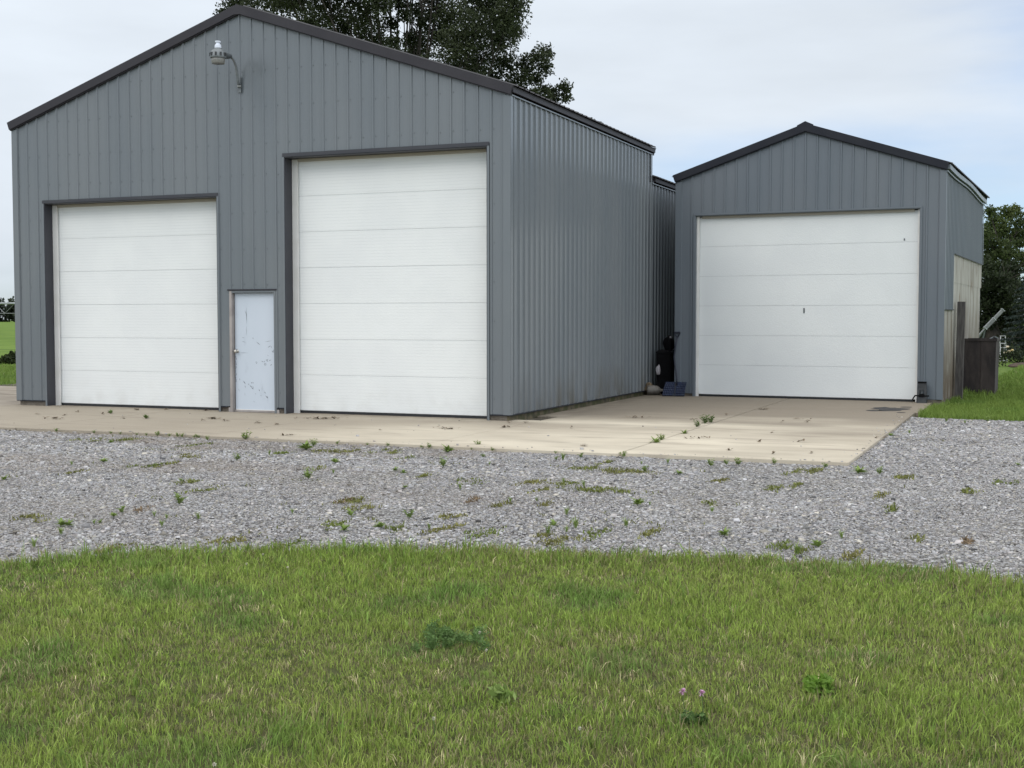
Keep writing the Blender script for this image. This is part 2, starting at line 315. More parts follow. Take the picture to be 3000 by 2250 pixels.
def pad_extra(N, L, tc, noise, ramp_, mix_, col):
    # brown film of tracked soil, in broad ragged drifts
    a = ramp_(noise(0.22, (1, 2.2, 1)), .40, .66)
    col = mix_(mul(N, L, a, 0.50), col, (0.30, 0.255, 0.20))
    xg = N.new('ShaderNodeMapRange'); xg.inputs['From Min'].default_value = 1.2; xg.inputs['From Max'].default_value = -4.5      # darker and browner towards the left, before the big shed
    sx_ = N.new('ShaderNodeSeparateXYZ'); L.new(tc.outputs['Object'], sx_.inputs[0]); L.new(sx_.outputs['X'], xg.inputs['Value'])
    ad0 = N.new('ShaderNodeMath'); ad0.operation = 'MULTIPLY_ADD'; ad0.inputs[1].default_value = 0.8; L.new(noise(0.5, (.6, 1.4, 1)), ad0.inputs[0]); L.new(xg.outputs[0], ad0.inputs[2])
    col = mix_(mul(N, L, ramp_(ad0.outputs[0], .30, 1.15), 0.85), col, (0.285, 0.245, 0.195))
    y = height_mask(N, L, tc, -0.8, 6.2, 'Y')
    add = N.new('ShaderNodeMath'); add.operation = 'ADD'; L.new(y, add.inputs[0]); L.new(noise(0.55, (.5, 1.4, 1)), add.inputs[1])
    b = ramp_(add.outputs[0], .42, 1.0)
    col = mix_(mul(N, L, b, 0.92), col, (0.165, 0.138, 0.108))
    e_ = N.new('ShaderNodeMapRange'); e_.inputs['From Min'].default_value = 0.75; e_.inputs['From Max'].default_value = 0.0   # damp soil washed along the foot of the long wall
    L.new(sx_.outputs['X'], e_.inputs['Value'])
    e2 = N.new('ShaderNodeMapRange'); e2.inputs['From Min'].default_value = -0.4; e2.inputs['From Max'].default_value = 1.0; L.new(sx_.outputs['Y'], e2.inputs['Value'])
    col = mix_(mul(N, L, mul(N, L, e_.outputs[0], e2.outputs[0]), ramp_(noise(2.2, (1.4, .5, 1)), .30, .62)), col, (0.10, 0.082, 0.060))
    s = ramp_(noise(1.6, (.5, 2.6, 1)), .54, .70)
    col = mix_(mul(N, L, s, 0.55), col, (0.23, 0.195, 0.16))
    f = ramp_(noise(70, (1, 1, 1)), .30, .75)
    return mix_(mul(N, L, f, 0.22), col, (0.62, 0.55, 0.43))
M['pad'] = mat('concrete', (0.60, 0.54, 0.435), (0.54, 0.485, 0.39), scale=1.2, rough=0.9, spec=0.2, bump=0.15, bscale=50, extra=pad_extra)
M['pad_old'] = mat('older_concrete', (0.36, 0.315, 0.26), (0.29, 0.25, 0.205), scale=0.9, rough=0.9, spec=0.2, bump=0.2, bscale=40, c3=(0.21, 0.18, 0.145), scale3=1.1, ramp3=(.52, .75), stretch3=(.6, 1.6, 1))
M['joint'] = mat('joint_soil', (0.06, 0.05, 0.035), (0.10, 0.085, 0.06), scale=8, rough=1.0)
def gravel_extra(N, L, tc, noise, ramp_, mix_, col):
    v = N.new('ShaderNodeTexVoronoi'); v.inputs['Scale'].default_value = 42; L.new(tc.outputs['Object'], v.inputs['Vector'])
    sep = N.new('ShaderNodeSeparateColor'); L.new(v.outputs['Color'], sep.inputs[0])
    g = N.new('ShaderNodeValToRGB'); g.color_ramp.elements[0].color = (0.10, 0.098, 0.095, 1); g.color_ramp.elements[1].color = (0.50, 0.49, 0.475, 1)
    L.new(sep.outputs[0], g.inputs[0])
    e = ramp_(v.outputs['Distance'], .75, .30)
    col = mix_(e, (0.07, 0.065, 0.06), g.outputs[0])
    return mix_(mul(N, L, ramp_(noise(.35, (1, 1, 1)), .45, .7), .30), col, (0.24, 0.20, 0.16))
M['gravel'] = mat('gravel_bed', (0.3, 0.3, 0.29), rough=0.95, spec=0.2, bump=0.8, bscale=45, extra=gravel_extra)
M['soil'] = mat('lawn_soil', (0.055, 0.070, 0.024), (0.080, 0.078, 0.036), scale=5, rough=1.0, spec=0.1, bump=0.6, bscale=30)
M['land'] = mat('far_grass', (0.088, 0.150, 0.030), (0.135, 0.190, 0.045), scale=1.3, stretch=(1, 1, 1), rough=1.0, spec=0.1, c3=(0.06, 0.10, 0.022), scale3=9, ramp3=(.42, .7), bump=0.8, bscale=16)
M['field'] = mat('crop_field', (0.100, 0.165, 0.026), (0.135, 0.205, 0.038), scale=0.09, stretch=(1, 1, 1), rough=1.0, spec=0.1, c3=(0.060, 0.105, 0.020), scale3=0.5, ramp3=(.50, .72), bump=0.6, bscale=1.2)
M['mulch'] = mat('mulch', (0.085, 0.055, 0.038), (0.05, 0.034, 0.025), scale=9, rough=1.0, bump=0.8, bscale=16)

# ------------------------------------------------------------------ ground, gravel drive, concrete
g = MB(); n = 40; S = 900.0
for i in range(n):
    for j in range(n):
        x0 = -S+i*2*S/n; y0 = -S+j*2*S/n
        g.poly([(x0, y0, -.10), (x0+2*S/n, y0, -.10), (x0+2*S/n, y0+2*S/n, -.10), (x0, y0+2*S/n, -.10)])
structure(g.build('ground', M['land']), 'mown grass land around the sheds reaching to the horizon', 'ground')
LAWN = [(-3.0, -18.0), (-0.6, -14.8), (0.2, -13.4), (0.95, -12.15), (1.45, -11.55), (2.05, -11.05), (2.75, -10.65), (3.45, -10.35), (4.36, -10.17), (5.29, -9.94), (6.2, -9.78), (6.87, -9.77), (7.51, -9.88), (8.6, -10.2), (10.5, -11.1), (14, -13.5)]
LX = np.array([p[0] for p in LAWN]); LY = np.array([p[1] for p in LAWN])
def lawn_edge(x): return np.interp(x, LX, LY)
gv = MB(); gz = -0.045
gx = list(np.linspace(-24, 16, 41))
def gr_back(x): return -3.2 if x < 5.5 else 3.75 - 0.16*(x-5.6)
for a, b in zip(gx[:-1], gx[1:]):
    lo = lambda x: float(lawn_edge(x))-.5 if x > -3 else -20.0
    if a < 5.5 <= b: b2 = 5.5
    gv.poly([(a, lo(a), gz), (b, lo(b), gz), (b, gr_back(b-1e-3), gz), (a, gr_back(a+1e-3 if a >= 5.5 else a), gz)])
structure(gv.build('gravel_drive', M['gravel']), 'grey crushed stone drive crossing in front of the concrete apron', 'drive')
lw = MB()
for a, b in zip(np.linspace(-8, 20, 29)[:-1], np.linspace(-8, 20, 29)[1:]):
    e = lambda x: float(lawn_edge(x))
    if e(a) > -23: lw.poly([(a, -24, -.035), (b, -24, -.035), (b, e(b), -.035), (a, e(a), -.035)])
structure(lw.build('lawn_ground', M['soil']), 'soil under the foreground lawn beside the gravel drive', 'ground')

pad = MB(); gap = .007
xs = [-9.95, -6.2, -2.9, 0.40, 3.0, 5.65]
def slab(x0, x1, y0, y1, g0=gap, g1=gap, top=0.0): pad.box((x0+g0, y0+gap, -.14), (x1-g1, y1-gap, top), bev=.006)
slab(-16.0, xs[0], -3.85, -0.3); slab(xs[0], xs[1], -3.86, 0.3); slab(xs[1], xs[2], -3.84, 0.3); slab(xs[2], xs[3], -3.88, 0.3)
for y0, y1, k in ((-3.92, -1.8, 0), (-1.8, 1.1, 0), (1.1, 4.2, 0), (4.2, 8.6, 0)):
    slab(0.40 if y0 < 0 else 0.02, 3.0, y0, y1, gap, .011); slab(3.0, 5.65 if y0 < 4 else 5.72, y0 + .06, y1 + (.06 if y1 < 8 else 0), .011, gap)
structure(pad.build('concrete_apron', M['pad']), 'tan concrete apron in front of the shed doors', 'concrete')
structure(MB().box((-15.9, -3.75, -.14), (5.6, 7.6, -.035)).build('joint_filler', M['joint']), 'dark soil in the joints of the concrete apron', 'concrete')
op = MB(); op.box((-22, -.29, -.14), (-9.85, 2.2, -.004), bev=.006); op.box((-22, 2.21, -.14), (-9.85, 5.0, -.004), bev=.006)
structure(op.build('concrete_path', M['pad_old']), 'older weathered concrete path along the left end of the big shed', 'path')
# black oil mark by the right-hand door
ol = MB(); c = on_ground(2608, 1199); pts = []
for k in range(26):
    t = 2*math.pi*k/26; r_ = .30*(1+.45*math.sin(3*t+.6)*random.random()+.25*random.uniform(-1, 1)); pts.append((c[0]+r_*1.05*math.cos(t), c[1]+r_*1.5*math.sin(t), .0035))
ol.poly(pts)
for px, py, r_ in ((2655, 1193, .07), (2640, 1209, .05), (2560, 1203, .09)):
    c = on_ground(px, py); ol.poly([(c[0]+r_*math.cos(t)*1.5, c[1]+r_*math.sin(t)*1.6, .0035) for t in np.linspace(0, 6.28, 12)[:-1]])
structure(ol.build('oil_stain', M['oil']), 'black oil stain on the concrete by the right door', 'stain')

# ------------------------------------------------------------------ ribbed sheet sheds
PER = 0.2286
PROF = [(-.024, 0), (-.013, .018), (.013, .018), (.024, 0), (.070, 0), (.074, .0012), (.079, .0012), (.083, 0), (.145, 0), (.149, .0012), (.154, .0012), (.158, 0)]
def ribbed(mb, fn, L, zb, zt, holes=(), phase=0.0, breaks=(), hs=1.0):
    """fn(s, t, d) -> xyz; sheet over 0..L, from zb(s) to zt(s); holes (s0,s1,t0,t1)"""
    ss = set([0.0, L, *breaks])
    for h in holes: ss.update(h[:2])
    k0 = int(-phase/PER)-2; pos = []; dep = []
    for k in range(k0, int((L-phase)/PER)+3):
        for o, d in PROF: pos.append(phase+k*PER+o); dep.append(d*hs)
    pos = np.array(pos); dep = np.array(dep)
    ss.update(float(p) for p in pos if 0 < p < L); ss = sorted(ss)
    D = lambda s: float(np.interp(s, pos, dep))
    for a, b in zip(ss[:-1], ss[1:]):
        if b-a < 1e-6: continue
        m = (a+b)/2; cuts = [(h[2], h[3]) for h in holes if h[0] < m < h[1]]
        lo = [zb(a), zb(b)]; segs = []
        for c0, c1 in sorted(cuts):
            if c0 > lo[0]: segs.append((lo, [c0, c0]))
            lo = [c1, c1]
        segs.append((lo, [zt(a), zt(b)]))
        for l, h in segs:
            if h[0] > l[0]+1e-6 or h[1] > l[1]+1e-6:
                mb.poly([fn(a, l[0], D(a)), fn(b, l[1], D(b)), fn(b, h[1], D(b)), fn(a, h[0], D(a))])
def trim_bar(mb, x0, z0, x1, z1, y0, y1, h):
    """sloping rake trim: its lower edge runs x0,z0 -> x1,z1, ends cut square to the slope"""
    d = Vector((x1-x0, 0, z1-z0)).normalized(); nrm = Vector((-d.z, 0, d.x)); nrm = nrm if nrm.z > 0 else -nrm
    a, b = Vector((x0, 0, z0)), Vector((x1, 0, z1)); i = len(mb.v)
    for y in (y0, y1):
        for p in (a, b, b+nrm*h, a+nrm*h): mb.v.append((p.x, y, p.z))
    F = [(0, 1, 2, 3), (7, 6, 5, 4), (0, 4, 5, 1), (1, 5, 6, 2), (2, 6, 7, 3), (3, 7, 4, 0)]
    mb.f += [tuple(i+k for k in f) for f in F]
def roof_half(mb, xe, ze, xr, zr, y0, y1, up):
    """ribbed roof slope from eave (xe,ze) to ridge (xr,zr); ribs run up the slope"""
    d = Vector((xr-xe, 0, zr-ze)); Ls = d.length; d.normalize(); nrm = Vector((-d.z, 0, d.x)); nrm = nrm if nrm.z > 0 else -nrm
    o = Vector((xe, 0, ze)) + nrm*up
    ribbed(mb, lambda s, t, dd: tuple(o + d*t + nrm*dd*1.25 + Vector((0, y0+s, 0))), y1-y0, lambda s: 0.0, lambda s: Ls, phase=.1)
def overhead_door(root, x0, x1, zt, nsec, rec, m, stopm, trim_face, head_h, rev, name='overhead_door', grooved=True):
    # lining of the opening: dark reveals, face trim
    fr = MB(); t = .012
    fr.box((x0, -.018, 0), (x0+t, rec+.05, zt-t)); fr.box((x1-t, -.018, 0), (x1, rec+.05, zt-t)); fr.box((x0, -.018, zt-t), (x1, rec+.05, zt))
    fr.box((x0-.03, -.030, zt+.001), (x1+.03, -.016, zt+head_h))
    fr.build_split('door_lining', rev, root)
    ft = MB(); ft.box((x0-.035, -.026, .0), (x0-.001, -.015, zt)); ft.box((x1+.001, -.026, .0), (x1+.035, -.015, zt)); ft.build_split('door_face_trim', trim_face, root)
    dr = MB(); z = .045; H = zt-.03-z; hs = H/nsec; d0 = rec+.03
    for k in range(nsec):
        a = z+k*hs+(.002 if k else 0); b = z+(k+1)*hs-.002
        dr.box((x0+t+.002, d0+.004, a), (x1-t-.002, d0+.044, b))
        # pressed panel: a slightly proud field with soft shoulders
        dr.box((x0+t+.002, d0+.0015, a+.006), (x1-t-.002, d0+.0037, b-.006))
    o = dr.build(name, m, root)
    MB().box((x0+t+.003, d0+.0065, .05), (x1-t-.003, d0+.040, zt-.04)).build('seam_backing', M['seam'], o)
    st = MB()
    sw_ = .115 if rec > .1 else .065
    st.box((x0+t+.001, rec-.02, .0), (x0+sw_, rec+.012, zt-.02)); st.box((x1-.05, rec-.02, .0), (x1-t-.001, rec+.012, zt-.02))
    st.build_split('door_stop', stopm, o)
    MB().box((x0+.118, rec-.012, zt-.06), (x1-.118, rec+.02, zt-.014)).build('top_seal', M['beige'], o)
    MB().box((x0+.1, d0+.002, .003), (x1-.1, d0+.042, .043)).build('bottom_seal', M['rubber'], o)
    return o
def screws_front(mb, x0, x1, y, zt, rows, holes, ph):
    k0 = int((x0-ph)/PER)-1
    for k in range(k0, int((x1-ph)/PER)+2):
        x = ph+k*PER+.047
        if not x0+.1 < x < x1-.1: continue
        for z in rows:
            z2 = z+random.uniform(-.012, .012)
            if z2 > zt(x)-.12 or any(h[0]-.04 < x < h[1]+.04 and h[2]-.05 < z2 < h[3]+.05 for h in holes): continue
            mb.box((x-.0065, y-.007, z2-.0065), (x+.0065, y, z2+.0065))

# ---- the big shed
W, H0, RZ, DEP, XR = 9.76, 5.0, 6.64, 7.72, -4.88
SL = (RZ-H0)/(W/2)
big = empty('metal_shed', (0, 0, 0), 'large grey ribbed metal shed with two white overhead doors and a charcoal roof edge', 'shed')
zt_big = lambda x: H0 + SL*(W/2-abs(x-XR))
RD = (-4.02, -.368, 4.245); LD = (-9.072, -5.354, 3.652); MD = (-5.130, -4.208, 2.055)
holes = [(RD[0]+W, RD[1]+W, -1, RD[2]), (LD[0]+W, LD[1]+W, -1, LD[2]), (MD[0]+W, MD[1]+W, -1, MD[2])]
ZB = .095
fw = MB(); ribbed(fw, lambda s, t, d: (-W+s, -d, t), W, lambda s: ZB, lambda s: zt_big(-W+s), holes, phase=W/2, breaks=(W/2,), hs=.95)
front = fw.build('front_wall', M['wall'], big)
sw = MB(); ribbed(sw, lambda s, t, d: (d, s, t), DEP, lambda s: ZB, lambda s: H0+.03, phase=.14, hs=1.45)
sw.build('side_wall', M['wall'], big)
s2 = MB(); REAR = 9.5; H1 = 4.40
ribbed(s2, lambda s, t, d: (d-.004, DEP+s, t), REAR, lambda s: ZB, lambda s: H1+.03, phase=.1, hs=1.45)
s2.build('rear_side_wall', M['wall'], big)
lwl = MB(); ribbed(lwl, lambda s, t, d: (-W-d, s, t), DEP+REAR, lambda s: ZB, lambda s: H1 if s > DEP else H0, breaks=(DEP,)); lwl.build('left_wall', M['wall'], big)
bw = MB()
for y, h in ((DEP, H0), (DEP+REAR, H1)): bw.poly([(-W+.01, y-.01, 0.05), (-.01, y-.01, 0.05), (-.01, y-.01, h), (XR, y-.01, h+SL*W/2), (-W+.01, y-.01, h)])
bw.build_split('rear_gable', M['wall'], big)
rf = MB(); ov = .07
roof_half(rf, ov, H0-SL*ov, XR, RZ, -.035, DEP+.07, .155); rf.build('roof_slope', M['roof'], big); rf = MB(); roof_half(rf, -W-ov, H0-SL*ov, XR, RZ, -.035, DEP+.07, .155)
rf.build('roof_slope', M['roof'], big)
r2 = MB(); roof_half(r2, ov, H1-SL*ov, XR, H1+SL*W/2, DEP+.01, DEP+REAR+.1, .155); r2.build('rear_roof_slope', M['roof'], big); r2 = MB(); roof_half(r2, -W-ov, H1-SL*ov, XR, H1+SL*W/2, DEP+.01, DEP+REAR+.1, .155); r2.build('rear_roof_slope', M['roof'], big)
dk = MB()                                                   # roof deck under the sheets
for sgn in (0, 1):
    xe = ov-.03 if sgn == 0 else -W-ov+.03
    for y0, y1, h in ((-.02, DEP+.05, H0), (DEP+.06, DEP+REAR, H1)):
        i = len(dk.v)
        for y in (y0, y1): dk.v += [(xe, y, h-SL*(ov-.03)+.02), (XR, y, h+SL*W/2+.02), (XR, y, h+SL*W/2+.15), (xe, y, h-SL*(ov-.03)+.15)]
        dk.f += [tuple(i+k for k in f) for f in ((0, 1, 2, 3), (7, 6, 5, 4), (0, 4, 5, 1), (1, 5, 6, 2), (2, 6, 7, 3), (3, 7, 4, 0))]
dk.build_split('roof_deck', M['trim'], big)
rk = MB()
for y0, y1, h in ((-.075, -.036, H0), (DEP+.072, DEP+.10, H0)):
    trim_bar(rk, .035, h-SL*.035+.012, XR, h+SL*W/2+.012, y0, y1, .138); trim_bar(rk, -W-.035, h-SL*.035+.012, XR, h+SL*W/2+.012, y0, y1, .138)
    # return lip under the rake
    trim_bar(rk, .030, h-SL*.03-.006, XR, h+SL*W/2-.006, y0+.020, y1+.012, .016); trim_bar(rk, -W-.03, h-SL*.03-.006, XR, h+SL*W/2-.006, y0+.020, y1+.012, .016)
rk.poly([(XR-.06, -.0755, RZ-.008), (XR+.06, -.0755, RZ-.008), (XR+.06, -.0755, RZ+.135), (XR, -.0755, RZ+.157), (XR-.06, -.0755, RZ+.135)])
rk.build_split('rake_trim', M['trim'], big)
ev = MB()
for y0, y1, h in ((-.03, DEP+.07, H0), (DEP+.105, DEP+REAR, H1)):
    ev.box((.026, y0, h+.035), (.072, y1, h+.125)); ev.box((-W-.072, y0, h+.035), (-W-.026, y1, h+.125))
ev.build_split('eave_trim', M['trim'], big)
ev = MB()
for y0, y1, h in ((0, DEP, H0), (DEP+.01, DEP+REAR, H1)): ev.box((.021, y0, h-.012), (.040, y1, h+.033))
ev.build_split('eave_flashing', M['wall'], big)
ct = MB()
for sx in (0, -W):
    sg = 1 if sx == 0 else -1
    a, b = sorted((sx+sg*.024, sx-sg*.10)); ct.box((a, -.026, ZB-.004), (b, -.0205, H0+.0))
    a, b = sorted((sx+sg*.0205, sx+sg*.0255)); ct.box((a, -.0202, ZB-.004), (b, .075, H0+.02))
ct.box((.0205, DEP-.09, H1+.03), (.0255, DEP+.02, H0)); ct.box((-.08, DEP+.0, H1), (.02, DEP+.012, H0))
ct.build_split('corner_trim', M['wall'], big)
bt = MB()                                                   # sheet closure bent over the foot of the wall
for a, b in ((-W-.02, LD[0]-.036), (LD[1]+.036, MD[0]-.055), (MD[1]+.05, RD[0]-.036), (RD[1]+.036, .022)): bt.box((a, -.024, ZB-.018), (b, -.004, ZB-.002))
bt.box((.003, .001, ZB-.018), (.024, DEP+REAR, ZB-.002)); bt.build_split('base_trim', M['trim2'], big)
sk_ = MB()
for a, b in ((-W+.03, LD[0]-.002), (LD[1]+.002, MD[0]-.05), (MD[1]+.05, RD[0]-.002), (RD[1]+.002, -.05)): sk_.box((a, .012, -.08), (b, .10, ZB-.004))
sk_.build_split('footing', M['skirt'], big)
sm = MB(); sm.box((-.049, .013, -.10), (-.018, DEP+REAR-.05, ZB-.004)); sm.box((-W+.02, .11, -.10), (-W+.029, DEP+REAR, ZB)); sm.build_split('footing_board', M['skirt_moss'], big)
sr = MB(); rows = [.35, .95, 1.55, 2.15, 2.75, 3.35, 3.98, 4.5, 5.1, 5.7, 6.2]
screws_front(sr, -W, 0, 0, zt_big, rows, [(h[0]-W, h[1]-W, h[2], h[3]) for h in holes], -W/2)
k = 0
while .14+k*PER+.047 < DEP-.1:
    y = .14+k*PER+.047; k += 1
    for z in rows[:8]: z2 = z+random.uniform(-.012, .012); sr.box((0, y-.0065, z2-.0065), (.008, y+.0065, z2+.0065))
o = sr.build('screws', M['screw'], big); o['kind'] = 'stuff'
d1 = overhead_door(big, *LD, 6, .20, M['door'], M['stop'], M['wall'], .055, M['reveal']); d1['label'] = 'shorter white sectional door left of the entry door'
d2 = overhead_door(big, *RD, 7, .22, M['door'], M['stop'], M['wall'], .06, M['reveal']); d2['label'] = 'tall white sectional door right of the entry door'
# ---- entry door
x0, x1, zt = MD
en = MB(); en.box((x0+.065, .055, .045), (x1-.050, .095, zt-.045)); en = en.build('entry_door', M['entry'], big); en['label'] = 'scuffed pale blue entry door'
fr = MB(); fr.box((x0+.003, -.018, 0), (x0+.05, .10, zt-.004)); fr.box((x0-.035, -.012, 0), (x0+.002, .05, .075)); fr.box((x1+.0, -.012, 0), (x1+.045, .05, .06))
fr.box((x0+.051, .03, .004), (x1-.03, .11, .035)); fr.build('frame', M['frame'], en)
f2 = MB(); f2.box((x1-.040, -.018, .0), (x1-.003, .10, zt-.004)); f2.box((x0+.051, -.018, zt-.038), (x1-.041, .10, zt-.004)); f2.build_split('frame_edge', M['wall'], en)
f3 = MB(); f3.box((x0-.03, -.030, zt+.0), (x1+.02, -.012, zt+.022)); f3.build('drip_cap', M['trim'], en)
MB().box((x0+.07, .045, .036), (x1-.055, .054, .048)).build('sweep', M['stop'], en)
kx, kz = on_y(690, 1029, 0)[0], on_y(690, 1029, 0)[2]
kn = MB(); kn.v = []; pr = [(.0, 0), (.030, 0), (.030, .008), (.012, .012), (.012, .035), (.026, .045), (.030, .060), (.022, .075), (.0, .080)]
kn.lathe((0, 0, 0), pr, 18); kn.v = [(kx+a, .054-c_, kz+b) for a, b, c_ in kn.v]; kn.build('knob', M['nickel'], en, smooth=True)
sf = MB()
def scuff(zx0, zy0, zx1, zy1, w=5):
    a = on_y(600+zx0*.2714, 800+zy0*.2714, .053); b = on_y(600+zx1*.2714, 800+zy1*.2714, .053); d = (b-a)[[0, 2]]; l = np.hypot(*d)+1e-6; nx, nz = -d[1]/l*w*.0010, d[0]/l*w*.0010
    m_ = (a+b)/2
    sf.poly([(a[0], .0535, a[2]), (m_[0]+nx, .0535, m_[2]+nz), (b[0], .0535, b[2]), (m_[0]-nx, .0535, m_[2]-nz)])
for q in ((448, 365, 452, 560, 6), (432, 400, 446, 450, 4), (450, 560, 449, 690, 3), (515, 695, 526, 712, 7), (552, 738, 600, 778, 6), (400, 695, 428, 700, 4), (398, 735, 440, 748, 4), (680, 805, 712, 782, 7), (712, 785, 722, 810, 5), (722, 835, 742, 862, 7), (742, 820, 740, 858, 5),
          (545, 965, 556, 955, 5), (556, 955, 566, 968, 5), (566, 968, 552, 978, 5), (610, 948, 632, 962, 6), (632, 962, 652, 948, 6), (652, 940, 690, 930, 5), (660, 944, 688, 952, 8), (690, 950, 715, 935, 7), (640, 980, 652, 972, 6), (652, 972, 664, 985, 6), (664, 985, 650, 998, 6), (640, 980, 648, 998, 6),
          (705, 1000, 726, 982, 6), (750, 945, 757, 962, 9), (676, 885, 688, 895, 4), (360, 860, 470, 862, 3), (412, 1160, 442, 1200, 9), (432, 1210, 440, 1240, 6), (466, 1190, 480, 1212, 6), (500, 1175, 512, 1195, 7), (515, 1175, 526, 1192, 7), (484, 1210, 512, 1238, 8), (500, 1235, 528, 1256, 8),
          (518, 1215, 524, 1250, 6), (582, 1250, 594, 1278, 7), (640, 1280, 660, 1302, 7), (652, 1318, 684, 1358, 7), (675, 1325, 680, 1356, 6), (372, 1135, 380, 1160, 4), (362, 1245, 376, 1280, 4), (430, 1290, 436, 1330, 3), (545, 1295, 552, 1310, 5), (600, 1320, 612, 1326, 4), (528, 1380, 534, 1396, 4), (765, 1395, 775, 1420, 8), (640, 745, 730, 728, 3)): scuff(*q)
for k in range(14):                                          # chipped lock edge
    y = 900+k*20+random.uniform(-5, 5); scuff(332+random.uniform(-3, 6), y, 338+random.uniform(-8, 8), y+random.uniform(12, 26), 8)
o = sf.build('scuff_marks', M['scuff'], en); o['kind'] = 'stuff'

# ---- the small shed (its own turned axes)
G = -.0512; SW, SD, SH, SR = 5.208, 7.3, 4.35, 5.205
small = empty('metal_garage', (.684, 7.263, 0), 'smaller grey metal garage with one white overhead door and weathered side sheets', 'shed', rz=G)
SLs = (SR-SH)/(SW/2); zts = lambda x: SH + SLs*(SW/2-abs(x-SW/2))
SDR = (.396, 4.774, 3.66)
hol = [(SDR[0], SDR[1], -1, SDR[2])]
fw = MB(); ribbed(fw, lambda s, t, d: (s, -d, t), SW, lambda s: .06, zts, hol, phase=SW/2, breaks=(SW/2,), hs=1.0); fw.build('front_wall', M['wall2'], small)
YS, ZA, ZC = 1.62, 1.75, 2.86
fw = MB(); ribbed(fw, lambda s, t, d: (SW+d, s, t), SD, lambda s: ZA if s < YS-1e-4 else ZC, lambda s: SH+.02, phase=.05, breaks=(YS-1e-4, YS)); fw.build('side_wall', M['wall2'], small)
fb = MB(); ribbed(fb, lambda s, t, d: (SW-.014+d*.6, s, t), SD-.3, lambda s: .02, lambda s: 2.33, phase=.1)
ribbed(fb, lambda s, t, d: (SW-.008+d*.6, s, t), SD-.05, lambda s: 2.30, lambda s: ZC+.3, phase=.1)
o = fb.build('side_sheeting', M['fiber'], small); o['label'] = 'stained off white ribbed sheets on the lower side wall'
lb = MB(); ribbed(lb, lambda s, t, d: (-d, s, t), SD, lambda s: .05, lambda s: SH); lb.poly([(.01, SD, 0), (SW-.03, SD, 0), (SW-.03, SD, SH), (SW/2, SD, SR), (.01, SD, SH)]); lb.build('rear_wall', M['wall2'], small)
rf = MB(); roof_half(rf, SW+.07, SH-SLs*.07, SW/2, SR, -.03, SD+.45, .14); rf.build('roof_slope', M['roof'], small); rf = MB(); roof_half(rf, -.07, SH-SLs*.07, SW/2, SR, -.03, SD+.3, .14); rf.build('roof_slope', M['roof'], small)
dk = MB()
for xe in (SW+.04, -.04):
    i = len(dk.v)
    for y in (-.02, SD+.3): dk.v += [(xe, y, SH-SLs*.04+.015), (SW/2, y, SR+.015), (SW/2, y, SR+.135), (xe, y, SH-SLs*.04+.135)]
    dk.f += [tuple(i+k for k in f) for f in ((0, 1, 2, 3), (7, 6, 5, 4), (0, 4, 5, 1), (1, 5, 6, 2), (2, 6, 7, 3), (3, 7, 4, 0))]
dk.build_split('roof_deck', M['trim2'], small)
rk = MB()
for y0, y1 in ((-.075, -.031), (SD+.31, SD+.33)):
    trim_bar(rk, SW+.03, SH-SLs*.03+.012, SW/2, SR+.012, y0, y1, .14); trim_bar(rk, -.03, SH-SLs*.03+.012, SW/2, SR+.012, y0, y1, .14)
    trim_bar(rk, SW+.02, SH-SLs*.02-.006, SW/2, SR-.006, y0+.02, y1+.012, .016); trim_bar(rk, -.02, SH-SLs*.02-.006, SW/2, SR-.006, y0+.02, y1+.012, .016)
rk.poly([(SW/2-.16, -.0755, SR+.012), (SW/2+.16, -.0755, SR+.012), (SW/2+.16, -.0755, SR+.125), (SW/2, -.0755, SR+.20), (SW/2-.16, -.0755, SR+.125)])
rk.build_split('rake_trim', M['trim2'], small)
gu = MB()                                                    # pale bent gutter under the right eave
for k in range(12):
    a, b = k*SD/12, (k+1)*SD/12; z = lambda y: SH+.055-.018*math.sin(y/SD*9)-.06*(y/SD)**2
    gu.beam((SW+.062, a-.02, z(a)), (SW+.062, b, z(b)), .05, .085); gu.beam((SW+.036, a-.02, z(a)-.075), (SW+.036, b, z(b)-.075), .02, .03)
gu.build('gutter', M['gutter'], small)
ct = MB(); ct.box((SW-.09, -.026, .06), (SW+.024, -.0205, SH)); ct.box((SW+.0205, -.0202, ZA), (SW+.0255, .06, SH)); ct.box((-.024, -.026, .06), (.09, -.0205, SH)); ct.box((SW+.0205, SD-.07, ZC), (SW+.0255, SD+.01, SH-.05))
ct.build_split('corner_trim', M['wall2'], small)
tr = MB(); tr.box((SW+.020, 0.061, ZA-.006), (SW+.027, YS, ZA+.012)); tr.box((SW+.020, YS, ZC-.012), (SW+.026, SD-.08, ZC+.008)); tr.build_split('sheet_edge', M['trim2'], small)
sk_ = MB(); sk_.box((.0, .01, -.05), (SDR[0]-.002, .09, .056)); sk_.box((SDR[1]+.002, .01, -.05), (SW-.02, .09, .056)); sk_.box((SW-.06, .1, -.12), (SW-.02, SD, .1)); sk_.build_split('footing', M['skirt'], small)
d3 = overhead_door(small, *SDR, 6, .07, M['door2'], M['stop'], M['wall2'], .03, M['wall2']); d3['label'] = 'wide smooth white sectional door'
mk = MB()
for px, py, w, h in ((2354, 910, .014, .05), (2650, 702, .012, .02)):
    p = on_y(px, py, 7.2); lx = (p[0]-.684)/math.cos(G); mk.box((lx-w, .0935, p[2]-h), (lx+w, .0985, p[2]+h))
mk.build_split('door_handle', M['galv_dark'], d3)

